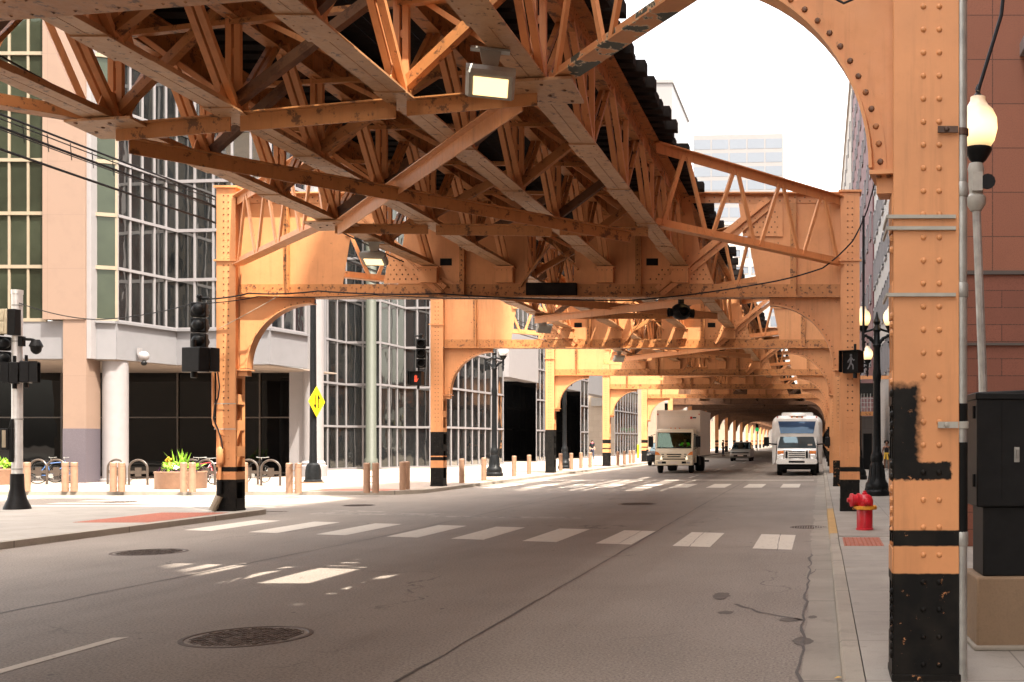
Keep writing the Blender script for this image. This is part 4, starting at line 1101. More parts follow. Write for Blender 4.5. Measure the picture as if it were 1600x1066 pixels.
plain_building('corner_building', 'ornate tan corner building left of the camera mirrored in the glass', -64, -26, -40, 12, 30, 'tanstone', ['+x'], 9, 7, 4, 2.2, 2.6)
plain_building('mirrored_building', 'tan building behind the camera mirrored in the left windows', -48, -20, -75, -45, 34, 'tanstone', ['+x'], 6, 8, 4, 2.2, 2.6)
# left side beyond the glass building
tS = plain_building('stepped_stone_building', 'tan stone building with stepped relief and fire escape beyond the glass building', -45, -23.2, 134, 160, 26, 'tanstone', ['+x'], 4, 5, 8)
b = MB()
for k, (w, z) in enumerate(((3.4, 6.0), (2.7, 7.2), (2.0, 8.4), (1.3, 9.6))): b.box(-34.1 + 34.1 - .0 - 22 + 22 + 9.0 - w, 9.0 + .1 - 0, -13.35 - .12 * k, -13, z, z + 1.0)
b.build('stepped_relief', M['greystone'], tS, smooth=0)
plain_building('white_building', 'bright white building seen between the far left columns', -45, -22, 168, 205, 22, 'paleb', ['+x', '-y'], 6, 5, 5)
plain_building('cream_building', 'cream building beyond the white one on the far left', -45, -22.5, 212, 255, 20, 'tanstone', ['+x', '-y'], 6, 4, 5)
plain_building('pale_block', 'pale block far up the left side of the street', -45, -22.5, 262, 400, 24, 'paleb', ['+x'], 12, 5, 5)
plain_building('end_building', 'pale building closing the far end of the street', -70, 70, 440, 470, 40, 'paleb', ['-y'], 14, 7, 5, 4, 3)
# towers against the sky
tt = thing('office_tower', 'pale blue glass office tower faint against the white sky', 'tower', (-27, 360, 0))
b = MB(); b.prism([(-15.5, 0), (14.5, -2.0), (14.5, 25), (-15.5, 25)], 0, 104, 'z'); b.build('tower_body', M['towerpale'], tt, smooth=0)
for k in range(14):
    g = MB()
    for i in range(5):
        xa = -15.3 + 6.0 * i; xb = xa + 5.5; ya = -2.0 * (xa + 15.5) / 30; yb2 = -2.0 * (xb + 15.5) / 30
        z0 = 40 + 4.55 * k
        g.quads([[(xa, ya - .05, z0), (xb, yb2 - .05, z0), (xb, yb2 + .2, z0), (xa, ya + .2, z0)], [(xa, ya - .05, z0 + 3.2), (xb, yb2 - .05, z0 + 3.2), (xb, yb2 + .2, z0 + 3.2), (xa, ya + .2, z0 + 3.2)]])
    g.build('window_band', M['tower_glass'], tt, smooth=0)
plain_building('slab_tower', 'pale beige slab tower top just right of the dark tie ends', -52, -28.3, 205, 230, 70, 'towerpale', ['-y'], 3, 1, 60, .25, 9, 'tower', 'towerpale', 'paleb')
plain_building('grey_tower', 'blue grey tower with lit window rows seen through the bent opening', -27, -14, 280, 300, 58, 'greystone', ['-y'], 6, 12, 5, 1.4, 1.8, 'tower', 'tower_glass')

# ================================================================ STREET FURNITURE
def acorn(parent, c, r=.23, m='lampglow', top=True):
    x, y, z = c
    MB().lathe([(0, 0), (r * .55, 0), (r * .92, r * .55), (r * 1.08, r * 1.2), (r * 1.05, r * 1.75), (r * .82, r * 2.25), (r * .72, r * 2.35), (r * .6, r * 2.45), (r * .42, r * 2.75), (r * .42, r * 2.95), (0, r * 2.95)], c, 20).build('globe', M[m], parent)
    if top: MB().lathe([(0, r * 2.95), (r * .36, r * 2.95), (r * .2, r * 3.1), (r * .12, r * 3.2), (r * .16, r * 3.4), (r * .08, r * 3.6), (0, r * 3.7)], c, 12).build('finial', M['lampblack'], parent)
    MB().lathe([(0, -r * .75), (r * .2, -r * .75), (r * .45, -r * .55), (r * .72, -r * .1), (r * .78, 0), (r * .78, r * .12), (0, r * .12)], c, 16).build('globe_cup', M['lampblack'], parent)
def lamp_post(x, y, h, label, gl=('lampglow', 'lampglow'), ang=0.0, arm=.42):
    t = thing('street_lamp', label, 'street lamp', (x, y, 0), ang, 'ornate black street lamps')
    MB().lathe([(0, 0), (.40, 0), (.40, .14), (.34, .2), (.36, .26), (.34, .38), (.27, .46), (.23, .62), (.195, .95), (.17, 1.02), (.19, 1.08), (.19, 1.2), (.165, 1.28), (.13, 1.36), (.125, 1.8), (.105, h * .62), (.125, h * .63), (.135, h * .66), (.11, h * .69), (.10, h - 1.1), (.14, h - 1.02), (.10, h - .95), (.09, h - .6), (0, h - .6)], (0, 0, 0), 22).build('post', M['lampblack'], t)
    b = MB()
    for k in range(10):
        a = 2 * math.pi * k / 10; b.tube([(.36 * math.cos(a), .36 * math.sin(a), .15), (.25 * math.cos(a), .25 * math.sin(a), .5), (.20 * math.cos(a), .20 * math.sin(a), .93)], .022, 6)
    b.build('base_flutes', M['lampblack'], t)
    b = MB()
    for s in (-1, 1):
        pts = [(s * .06, 0, h - .98), (s * arm * .45, 0, h - .80), (s * arm * .85, 0, h - .72), (s * arm * 1.05, 0, h - .84), (s * arm * .95, 0, h - .96), (s * arm * .8, 0, h - .9)]
        b.tube(pts, [.055, .05, .045, .04, .035, .03], 8)
        b.tube([(s * .05, 0, h - .5), (s * arm * .5, 0, h - .56), (s * arm, 0, h - .62)], .035, 8)
        b.tube([(s * arm, 0, h - .86), (s * arm, 0, h - .58)], .05, 8)
        b.lathe([(0, -.3), (.03, -.28), (.055, -.15), (.04, 0), (0, 0)], (s * arm * .98, 0, h - .86), 8)
        for q in range(4): b.sphere((s * (.12 + .07 * q), 0, h - .9 + .06 * q), .05, 8, 6)
    b.lathe([(.09, -.62), (.13, -.55), (.07, -.4), (.12, -.3), (.05, -.15), (.02, 0), (0, .02)], (0, 0, h), 10)
    b.build('scroll_arms', M['lampblack'], t)
    for s, g in zip((-1, 1), gl):
        if g: acorn(t, (s * arm, 0, h - .45), .21, g)
    return t
lamp_post(1.72, 32.8, 5.6, 'black double lamp post with lit globes behind the red hydrant')
lamp_post(1.62, 46.5, 5.6, 'second black lamp post half hidden behind the first right column')
lamp_post(-15.35, 50.6, 6.1, 'black ornate lamp post with one white globe behind the second arch', (None, 'globe_off'))
lamp_post(-15.35, 64.5, 6.1, 'black ornate lamp post behind the third arch in front of the dark entrance', (None, 'globe_off'))
# near lamp beside the granite wall
t = thing('wall_lamp_post', 'lit acorn lamp on a thin grey pole against the red granite', 'street lamp', (2.06, 14.0, 0))
b = MB(); b.tube([(.10, 0, 0), (.05, 0, 2.6), (-.035, 0, 4.85)], .058, 10); b.build('pole', M['galv'], t)
b = MB(); b.lathe([(0, 0), (.07, 0), (.13, .1), (.13, .18), (.09, .22), (.1, .34), (.1, .5), (.11, .55), (.09, .62), (0, .62)], (-.035, 0, 4.66), 14); b.box(-.10, .03, -.14, -.08, 4.9, 5.14); b.build('pole_fitting', M['greycase'], t)
b = MB(); b.lathe([(0, 0), (.09, 0), (.1, .08), (0, .08)], (.10, -.05, 5.02), 12, 'y'); b.build('photocell', M['black'], t)
acorn(t, (-.01, 0, 5.45), .235); 

# black cabinet on its concrete plinth
t = thing('utility_cabinet', 'large black steel utility cabinet on a concrete plinth at the right edge', 'utility cabinet', (1.25, 8.6, 0), R(2))
b = MB(); b.quads([[(0, 0, 1.14), (1.5, 0, 1.14), (1.5, .56, 1.14), (0, .56, 1.14)], [(0, 0, 2.06), (1.5, 0, 2.13), (1.5, .56, 2.13), (0, .56, 2.06)]]); b.build('upper_case', M['black'], t, bevel=.012)
b = MB(); b.box(-.012, 1.53, -.02, .58, 2.0, 2.055); b.build('lid_rim', M['black'], t, bevel=.008)
for z0 in (1.3, 1.85): b = MB(); b.tube([(-.008, .08, z0), (-.008, .08, z0 + .1)], .012, 8); b.build('hinge', M['black_matt'], t)
b = MB(); b.box(.30, .34, -.02, -.003, 1.5, 1.62); b.tube([(.32, -.05, 1.53), (.32, -.05, 1.60)], .012, 8); b.build('door_handle', M['galv'], t)
b = MB(); b.box(.20, .205, -.004, .0, 1.2, 2.0); b.box(.62, .625, -.004, .0, 1.2, 2.0); b.build('door_seam', M['black_matt'], t)
b = MB(); b.box(.06, 1.45, .05, .52, .58, 1.14); b.build('lower_case', M['black'], t, bevel=.01)
b = MB(); b.box(0.0, 1.6, .0, .62, 0, .58); b.build('plinth', M['plinth'], t, bevel=.02)
b = MB(); b.box(-.03, 1.7, -.06, .75, 0, .035); b.build('footing', M['kerb'], t, bevel=.01)

# conduit up the near column and its straps
t = thing('conduit', 'grey steel conduit pipe clamped up the right side of the near column', 'conduit', (.98, 7.50, 0))
b = MB(); b.tube([(0, 0, 0), (0, 0, 8)], .043, 14); b.build('pipe', M['galv'], t)
b = MB(); b.tube([(0, -.002, .98), (0, -.002, 1.66)], .0455, 14); b.tube([(0, -.002, 1.78), (0, -.002, 1.93)], .0455, 14); b.build('black_paint_patch', M['black_matt'], t)
b = MB(); b.lathe([(.046, -.05), (.052, -.04), (.052, .04), (.046, .05)], (0, 0, 2.72), 14); b.lathe([(.046, -.05), (.052, -.04), (.052, .04), (.046, .05)], (0, 0, .99), 14); b.lathe([(.046, -.05), (.052, -.04), (.052, .04), (.046, .05)], (0, 0, 3.42), 14); b.build('pipe_coupling', M['galv'], t)
for zz in (3.82, 1.78):
    b = MB(); b.lathe([(.047, -.025), (.054, -.022), (.054, .022), (.047, .025)], (0, 0, zz), 14); b.box(-.17, -.03, -.085, -.07, zz - .022, zz + .022); b.rivet((-.11, -.085, zz), (0, -1, 0), .02, 8, 2); b.build('pipe_clamp', M['greycase'] if zz < 3 else M['rail'], t)
for i, zz in enumerate((3.22, 3.14, 2.68)):
    b = MB(); b.box(.465, .935, 7.422, 7.447, zz - .012, zz + .012); b.box(.455, .468, 7.422, 7.87, zz - .012, zz + .012)
    tag(b.build('steel_strap', M['greycase']), '%s pale steel strap from the top round the near right column' % ORD[i], 'strap', 'straps on the near column')

# fire hydrant
t = thing('fire_hydrant', 'red fire hydrant with yellow flange on the right pavement', 'fire hydrant', (.83, 20.2, 0), R(14))
MB().lathe([(0, 0), (.165, 0), (.165, .03), (.15, .04), (.15, .37), (.145, .39), (0, .39)], (0, 0, 0), 24).build('lower_barrel', M['hydrant'], t)
b = MB(); b.lathe([(.10, .38), (.225, .385), (.23, .40), (.23, .435), (.225, .45), (.10, .45)], (0, 0, 0), 24)
for k in range(8): a = 2 * math.pi * k / 8; b.rivet((.195 * math.cos(a), .195 * math.sin(a), .45), (0, 0, 1), .02, 6, 2)
b.build('flange', M['hydrant_yellow'], t)
MB().lathe([(0, .44), (.155, .44), (.16, .47), (.16, .56), (.13, .63), (.085, .665), (.05, .67), (.05, .70), (.03, .71), (.03, .735), (0, .735)], (0, 0, 0), 24).build('upper_barrel', M['hydrant'], t)
b = MB(); b.lathe([(0, 0), (.13, 0), (.13, -.04), (.105, -.05), (.105, -.12), (.13, -.13), (.13, -.17), (.06, -.20), (.04, -.20), (.04, -.24), (0, -.24)], (-.10, 0, .56), 18, 'x'); b.build('pumper_nozzle', M['hydrant'], t)
b = MB(); b.lathe([(0, 0), (.075, 0), (.075, .05), (.06, .06), (.06, .10), (.03, .11), (.03, .14), (0, .14)], (0, -.13, .54), 14, 'y'); b.build('hose_nozzle', M['hydrant'], t)
b = MB(); b.tube([(-.27, -.02, .50), (-.25, -.06, .42), (-.2, -.1, .38), (-.14, -.12, .43)], .01, 5); b.build('cap_chain', M['rail'], t)

# bollards (tan steel posts) and ladder grilles between pairs
def bollard(x, y, h=.97, m='bollard', label='', first=[None, None]):
    i = 0 if m == 'bollard' else 1
    if first[i] is None:
        b = MB(); b.lathe([(0, 0), (.105, 0), (.105, h - .17), (.096, h - .165), (.096, h - .15), (.105, h - .145), (.105, h - .03), (.085, h - .005), (0, h)], (0, 0, 0), 20)
        o = b.build('bollard', M[m], None, (x, y, 0)); first[i] = o
    else:
        o = first[i].copy(); C.objects.link(o); o.location = (x, y, 0)
    return tag(o, label, 'bollard', 'tan bollards along the left pavement edges')
def at(px, base): z = 2806.0 / (base - 689); return ((px - 1282) * z / 1680, z)
pairs = [(28, 42, 768, 'by the white pole at far left'), (102, 116, 768, 'in front of the mauve pier base'), (177, 190, 768.5, 'in front of the round white column'), (287, 300.5, 769, 'just right of the flower planter'), (369, 382, 769, 'right behind the signal column'), (452, 466, 771, 'left of the yellow sign post'), (573, 587, 770, 'alone on the pale corner plaza')]
for pa_, pb_, by, w in pairs:
    (xa, ya), (xb, yb_) = at(pa_, by), at(pb_, by)
    bollard(xa, ya, .97, 'bollard', 'left tan bollard of the pair ' + w); bollard(xb, yb_, .97, 'bollard', 'right tan bollard of the pair ' + w)
    b = MB(); 
    for zz in (.12, .32, .52, .72): b.tube([(xa, ya, zz), (xb, yb_, zz)], .012, 6)
    b.tube([(xa + (xb - xa) * .35, ya, .1), (xa + (xb - xa) * .35, ya, .76)], .012, 6); b.tube([(xa + (xb - xa) * .65, ya, .1), (xa + (xb - xa) * .65, ya, .76)], .012, 6)
    tag(b.build('bollard_grille', M['bollard']), 'ladder grille joining the bollard pair ' + w, 'grille', 'ladder grilles between bollards')
sing = [(629, 766, 'first of the two close together before the second column'), (635.5, 765, 'second of the two close together before the second column'), (721.5, 755, 'just right of the second arch left column'), (756, 751, 'beside the black lamp post base'), (803.4, 744.6, 'second left of the third column'), (826.8, 741, 'next left of the third column'), (876, 735.4, 'next right of the third column'), (892.7, 734, 'second right of the third column'), (907.7, 732, 'third right of the third column'), (922, 731, 'fourth right of the third column'), (965.5, 727.5, 'next right of the fourth column'), (975.5, 726, 'second right of the fourth column'), (984.4, 724.5, 'third right of the fourth column'), (990, 723.8, 'fourth right of the fourth column')]
for px, by, w in sing:
    x, y = at(px, by); bollard(x, y, .97, 'bollard', 'tan bollard ' + w)
x, y = at(997, 716); bollard(x, y, 1.3, 'yellow', 'yellow bollard behind the tan ones by the grey wall')

# bike racks: hoop with a plus shaped plate
def rack(x, y, label, rz=0.0, first=[None]):
    if first[0] is None:
        t = thing('bike_rack', label, 'bike rack', (x, y, 0), rz, 'hoop bike racks on the left plaza')
        w = .36; pts = [(-w, 0, 0), (-w, 0, .62)] + [(-w * math.cos(R(a)), 0, .62 + .33 * math.sin(R(a))) for a in range(15, 180, 15)] + [(w, 0, .62), (w, 0, 0)]
        MB().tube(pts, .04, 10).build('hoop', M['rack'], t)
        b = MB(); b.box(-.33, .33, -.012, .012, .42, .54); b.box(-.12, .12, -.014, .014, .32, .66); b.build('cross_plate', M['rack'], t)
        b = MB(); b.box(-.45, -.27, -.08, .08, 0, .012); b.box(.27, .45, -.08, .08, 0, .012); b.build('foot_plate', M['rack'], t)
        first[0] = t; return t
    return dup(first[0], (x, y, 0), rz, label)
for px, by, w in ((216, 758, 'between the round column and the planter'), (182, 757, 'close behind the pair before the round column'), (300, 757, 'close behind the planter'), (322, 758, 'just left of the signal column'), (388, 757.5, 'just right of the signal column'), (423, 759, 'standing clear between column and sign post'), (60, 757, 'behind the white pole'), (88, 757, 'left of the mauve pier base')):
    x, y = at(px, by); rack(x, y, 'dark hoop bike rack ' + w, R(random.uniform(-8, 8)))

# planters
def planter(x, y, label, rg):
    t = thing('planter', label, 'planter', (x, y, 0))
    MB().lathe([(0, 0), (.78, 0), (.80, .03), (.80, .52), (.82, .55), (.82, .6), (.76, .61), (.74, .52), (0, .52)], (0, 0, 0), 32).build('tub', M['bollard'], t)
    def leaves(n, m, zr, rr, L, w, up, name):
        b = MB()
        for _ in range(n):
            a = rg.uniform(0, 6.28); r = rr * math.sqrt(rg.random()); p = Vector((r * math.cos(a), r * math.sin(a), rg.uniform(*zr)))
            d = Vector((rg.uniform(-1, 1), rg.uniform(-1, 1), rg.uniform(*up))).normalized(); s = d.orthogonal().normalized()
            s = (Matrix.Rotation(rg.uniform(0, 6.28), 3, d) @ s); l = L * rg.uniform(.6, 1.2)
            b.poly([p, p + d * l * .5 + s * w, p + d * l + Vector((0, 0, -.05)), p + d * l * .5 - s * w])
        return b.build(name, M[m], t, smooth=0)
    leaves(260, 'leaf', (.55, .78), .62, .26, .05, (.1, 1.2), 'green_foliage')
    leaves(220, 'leafdark', (.52, .70), .74, .18, .045, (-.2, .7), 'purple_foliage')
    leaves(26, 'leaf', (.7, .8), .2, .62, .03, (1.8, 4), 'tall_grass_blades')
    b = MB()
    for _ in range(16): a = rg.uniform(0, 6.28); b.sphere((.15 + .15 * math.cos(a), -.5 + .12 * math.sin(a), .74 + rg.uniform(-.05, .06)), .045, 6, 4)
    b.build('white_flowers', M['flower'], t)
    b = MB()
    for k in range(5): b.sphere((-.45 + .05 * k, -.1 - .02 * k, .98 + .05 * (k % 3)), .05, 6, 4); b.tube([(-.4, -.05, .6), (-.45 + .05 * k, -.1, .98)], .008, 4)
    b.build('yellow_flowers', M['yflower'], t)
x, y = at(261, 765); planter(x, y + .8, 'round tan planter with lime green plants left of the signal column', random.Random(4))
x, y = at(-6, 757); planter(x, y, 'round planter cut by the left edge of the picture', random.Random(9))

# left signal pole
t = thing('signal_pole', 'white signal pole on a black flared base at the left corner', 'signal pole', (-19.65, 26.3, 0))
b = MB(); b.lathe([(.115, .3), (.115, 5.25), (.125, 5.26), (.125, 5.36), (0, 5.37)], (0, 0, 0), 18); b.build('pole', M['alu'], t)
MB().lathe([(0, 0), (.29, 0), (.28, .05), (.2, .25), (.15, .5), (.14, .86), (.12, .87), (0, .87)], (0, 0, 0), 20).build('flared_base', M['black'], t)
for zz in (4.98, 4.1, 3.5, 2.2, .98): MB().lathe([(.117, -.02), (.122, -.018), (.122, .018), (.117, .02)], (0, 0, zz), 18).build('band', M['galv'], t)
t2 = thing('controller_box', 'beige two door box strapped to the white signal pole', 'equipment box', (-19.65, 26.3, 4.2))
b = MB(); b.box(-.52, .0, -.34, -.12, .06, .66); b.build('case', M['beigebox'], t2, bevel=.015)
b = MB(); b.box(.0, .19, -.33, -.125, .03, .66); b.build('side_case', M['black'], t2, bevel=.01)
for z0 in (.10, .38): b = MB(); b.box(-.38, -.06, -.36, -.34, z0, z0 + .23); b.build('door', M['beigebox'], t2, bevel=.01)
def signal_head(name_label, loc, rz, n=3, lens=None):
    t = thing('traffic_signal', name_label, 'traffic signal', loc, rz, 'black traffic signals')
    b = MB()
    for k in range(n): b.box(-.17, .17, -.10, .12, -.36 * (k + 1) + .01, -.36 * k - .01)
    b.build('housing', M['black'], t, bevel=.03)
    for k in range(n):
        c = (0, 0, -.36 * k - .18)
        b = MB(); b.lathe([(0, .19), (.06, .185), (.10, .16), (.135, .12), (.14, .09), (0, .09)], (c[0], c[1], c[2]), 14, 'y'); b.build('rear_dome', M['lampblack'], t)
        v = MB(); v.lathe([(.13, 0), (.13, .26), (.122, .26), (.122, 0)], (0, .10, c[2]), 16, 'y'); v.v = [(a, .22 - (b2 - .0) if False else b2, c2) for a, b2, c2 in v.v]
        v.v = [(a, .10 + (.10 - b2), c2) for a, b2, c2 in v.v]; v.build('visor', M['black'], t)
    b = MB(); b.tube([(0, 0, .02), (0, 0, .12)], .045, 10); b.tube([(0, 0, .1), (.22, 0, .1)], .03, 8); b.sphere((0, 0, .13), .065, 10, 6); b.build('mount', M['lampblack'], t)
    return t
def ped_signal(label, loc, rz, icon):
    t = thing('pedestrian_signal', label, 'pedestrian signal', loc, rz, 'pedestrian signals')
    b = MB(); b.box(-.24, .24, .0, .2, -.26, .26); b.build('housing', M['black'], t, bevel=.02)
    b = MB(); b.box(-.25, -.235, -.16, .0, -.24, .26); b.box(.235, .25, -.16, 0, -.24, .26); b.box(-.25, .25, -.16, 0, .245, .262); b.build('visor', M['black'], t)
    b = MB()
    if icon == 'walk':
        Y = -.012
        b.lathe([(0, 0), (.03, 0), (.03, .008), (0, .008)], (.0, Y, .155), 12, 'y')
        for p, q, w in (((0, .12), (-.01, -.02), .055), ((0, .10), (-.075, .02), .025), ((-.075, .02), (-.08, -.02), .022), ((0, .10), (.065, .03), .025), ((.065, .03), (.09, .05), .022), ((-.01, -.02), (-.045, -.10), .032), ((-.045, -.10), (-.09, -.17), .028), ((-.01, -.02), (.05, -.09), .032), ((.05, -.09), (.055, -.18), .028)):
            b.bar((p[0], Y, p[1]), (q[0], Y, q[1]), w, .006, (0, 1, 0))
        b.build('walking_figure', M['walk'], t)
    elif icon == 'hand':
        Y = -.012; b.box(-.05, .05, Y - .004, Y + .002, -.13, .0)
        for i in range(4): b.box(-.05 + .026 * i, -.05 + .026 * i + .02, Y - .004, Y + .002, .004, .10 + (.02 if i in (1, 2) else 0))
        b.bar((.05, Y, -.08), (.09, Y, .0), .022, .006, (0, 1, 0)); b.build('raised_hand', M['stophand'], t)
    else:
        b.box(-.23, .23, -.01, -.003, -.23, .23); b.build('face', M['black_matt'], t)
    b = MB(); b.tube([(.05, .1, .26), (.05, .1, .42)], .035, 8); b.tube([(.05, .1, -.26), (.05, .1, -.38)], .05, 8); b.build('mount', M['lampblack'], t)
    return t
signal_head('black signal heads seen from behind on the white pole', (-19.95, 26.2, 4.22), R(62), 2)
ped_signal('worn pedestrian signal facing left on the white pole', (-19.72, 26.15, 3.32), R(-60), 'blank')
ped_signal('black pedestrian signal on the right side of the white pole', (-19.35, 26.35, 3.35), R(118), 'blank')
t = thing('dome_camera', 'black dome camera on an arm of the white signal pole', 'camera', (-19.65, 26.25, 4.2))
b = MB(); b.box(.1, .2, -.06, .06, -.22, .02); b.tube([(.15, 0, -.04), (.4, 0, -.06), (.52, 0, -.10)], .035, 8); b.build('arm', M['black'], t)
b = MB(); b.lathe([(0, .16), (.08, .16), (.13, .06), (.15, 0), (.12, -.04), (.11, -.12), (.06, -.18), (0, -.2)], (.5, 0, -.22), 16); b.build('dome', M['black'], t)
t = thing('push_button_box', 'black push button box on the white signal pole', 'push button', (-19.65, 26.2, 1.15))
b = MB(); b.box(-.22, -.04, -.16, -.03, .3, .82); b.prism([(-.05, .82), (.04, .82), (.04, 1.05), (.0, 1.05)], -.12, -.05, 'y'); b.box(-.05, .04, -.12, -.05, .0, .82); b.build('case', M['black'], t, bevel=.01)
b = MB(); b.box(-.17, -.08, -.17, -.158, .36, .78); b.build('instruction_plate', M['tanframe'], t)
# signals on the bents
signal_head('black three lamp signal seen from behind on the first left column', (-14.56, 25.2, 4.92), R(15), 3)
ped_signal('big black box of the pedestrian signal on the first left column', (-14.42, 25.05, 3.55), R(160), 'blank')
t = bpy.data.objects['pedestrian_signal.002']; t.scale = (1.15, 1.5, 1.1)
ped_signal('pedestrian signal showing a white walking figure on the first right column', (.72, 25.15, 3.52), R(-28), 'walk')
ped_signal('pedestrian signal showing a red hand on the second left column', (-14.75, 39.2, 3.95), R(0), 'hand')
signal_head('black signal head above the red hand on the second left column', (-14.6, 39.3, 5.4), R(200), 3)
# conduit and junction box on the first left column
t = thing('column_conduit', 'thin orange conduit with a junction box down the first left column', 'conduit', (-14.3, 25.45, 0))
b = MB(); b.tube([(-.08, 0, 3.3), (-.08, 0, 2.2), (-.06, 0, 2.05), (.06, 0, 1.9), (.08, 0, 1.75), (.08, 0, 1.5)], .03, 8); b.tube([(.08, 0, 1.1), (.08, 0, .75)], .04, 8); b.build('pipe', M['steel'], t)
b = MB(); b.lathe([(0, -.02), (.05, 0), (.09, .06), (.09, .36), (.06, .42), (0, .44)], (.1, 0, 1.1), 12); b.build('junction_box', M['steel'], t)
b = MB(); b.tube([(.05, -.03, 3.3), (.09, -.03, 2.95), (.06, -.03, 2.7), (-.02, -.03, 2.5), (-.05, -.03, 2.2), (.05, -.03, 1.95), (.14, -.03, 1.7), (.17, -.03, 1.4), (.14, -.03, 1.2)], .017, 6); b.build('cable', M['wire'], t)
b = MB(); b.tube([(.08, -.01, .72), (.08, -.01, .42)], .06, 8); b.build('black_pipe_end', M['black'], t)
b = MB(); b.tube([(.09, -.05, .36), (-.02, -.14, .02)], .085, 10); b.build('broken_sleeve', M['tanframe'], t)
b = MB(); 
for zz in (2.55, 1.95): b.box(-.05, .46, -.01, 0, zz - .012, zz + .012)
b.build('strap', M['galv'], t)
# yellow two-way sign on a black lamp pole
t = thing('black_pole', 'tall slim black street pole behind the pale plaza corner', 'pole', (-20.1, 42.6, 0))
b = MB(); b.lathe([(0, 0), (.35, 0), (.35, .1), (.30, .14), (.29, .5), (.24, .72), (.15, .8), (.135, 1.2), (.115, 5), (.10, 9.2), (0, 9.2)], (0, 0, 0), 18); b.build('shaft', M['lampblack'], t)
b = MB(); b.lathe([(0, 0), (.42, 0), (.42, .05), (0, .05)], (0, 0, -.0), 20); b.build('footing', M['bollard'], t)
t = thing('warning_sign', 'yellow diamond sign with two opposing black arrows on the black pole', 'road sign', (-19.93, 42.55, 3.22), R(86))
h = .61; b = MB(); b.prism([(0, -h), (h, 0), (0, h), (-h, 0)], 0, .012, 'y'); b.build('plate', M['yellow'], t)
def arrow(b, x, s):
    b.prism([(x - .035, -s * .26), (x + .035, -s * .26), (x + .035, s * .12), (x - .035, s * .12)] if s > 0 else [(x - .035, .26), (x + .035, .26), (x + .035, -.12), (x - .035, -.12)], -.006, .0, 'y')
    b.prism([(x - .10, s * .12), (x + .10, s * .12), (x, s * .32)], -.006, .0, 'y')
b = MB(); arrow(b, -.13, -1); b.build('down_arrow', M['black_matt'], t); b = MB(); arrow(b, .13, 1); b.build('up_arrow', M['black_matt'], t)
b = MB(); b.box(-.03, .03, .012, .1, -.3, .3); b.build('bracket', M['galv'], t)

# floodlights under the girders
def flood(loc, label, lit=True, rz=0.0, tilt=35, s=1.0):
    t = thing('floodlight', label, 'floodlight', loc, rz, 'floodlights hung under the railway'); t.scale = (s, s, s)
    k = R(tilt)
    def rot(m): m.v = [(a, b * math.cos(k) - c * math.sin(k), b * math.sin(k) + c * math.cos(k)) for a, b, c in m.v]; return m
    b = MB(); b.quads([[(-.22, -.16, -.07), (.22, -.16, -.07), (.22, .16, -.07), (-.22, .16, -.07)], [(-.25, -.18, -.02), (.25, -.18, -.02), (.25, .18, -.02), (-.25, .18, -.02)], [(-.25, -.18, .05), (.25, -.18, .05), (.25, .18, .05), (-.25, .18, .05)], [(-.17, -.1, .13), (.17, -.1, .13), (.17, .1, .13), (-.17, .1, .13)]])
    rot(b).build('housing', M['greycase'], t, smooth=0)
    b = MB(); b.box(-.175, .175, -.12, .12, -.078, -.0705); rot(b).build('lens', M['floodlens'] if lit else M['greycase'], t)
    b = MB(); b.quads([[(-.06, -.03, .08), (.06, -.03, .08), (.06, .0, .08), (-.06, .0, .08)], [(-.11, -.03, .33), (.11, -.03, .33), (.11, .0, .33), (-.11, .0, .33)]]); b.box(-.2, .2, -.06, .06, .33, .35); b.rivet((0, -.03, .12), (0, -1, 0), .03, 8, 2); b.build('bracket', M['greycase'], t)
    return t
flood((-3.50, 11.4, 5.47), 'lit floodlight nearest the camera under the right girder', True, R(20), -32, 1.0)
flood((-9.3, 22.4, 5.46), 'lit floodlight left of centre before the first arch', True, R(10), -20)
flood((-3.4, 27.7, 5.46), 'lit floodlight beyond the first arch on the right girder', True, 0, -18)
flood((-9.3, 36.2, 5.46), 'unlit floodlight before the second arch on the left girder', False, R(30), -40)
flood((-9.3, 49.6, 5.46), 'unlit floodlight before the third arch on the left girder', False, R(30), -40)
flood((-3.4, 40.9, 5.46), 'lit floodlight just past the second arch on the right girder', True, 0, -15)
flood((-3.4, 72.0, 5.46), 'small lit floodlight far in the shade past the fourth arch', True, 0, -15)
t = thing('hanging_signal', 'round black lamp unit hanging beside the floodlight past the first arch', 'hanging lamp', (-3.62, 27.9, 5.02))
b = MB(); b.sphere((0, 0, 0), .27, 14, 10, (1, 1, .8)); b.lathe([(0, .2), (.08, .2), (.08, .75), (0, .75)], (0, 0, 0), 10); b.build('body', M['black'], t)
for k in range(4): b = MB(); a = k * math.pi / 2 + .4; b.lathe([(.10, 0), (.12, .12), (.105, .12), (.09, 0)], (.0, 0, 0), 12, 'y'); b.v = [(p[0] * math.cos(a) - (p[1] - .22) * math.sin(a), p[0] * math.sin(a) + (p[1] - .22) * math.cos(a), p[2] - .03) for p in b.v]; b.build('hood', M['black_matt'], t)

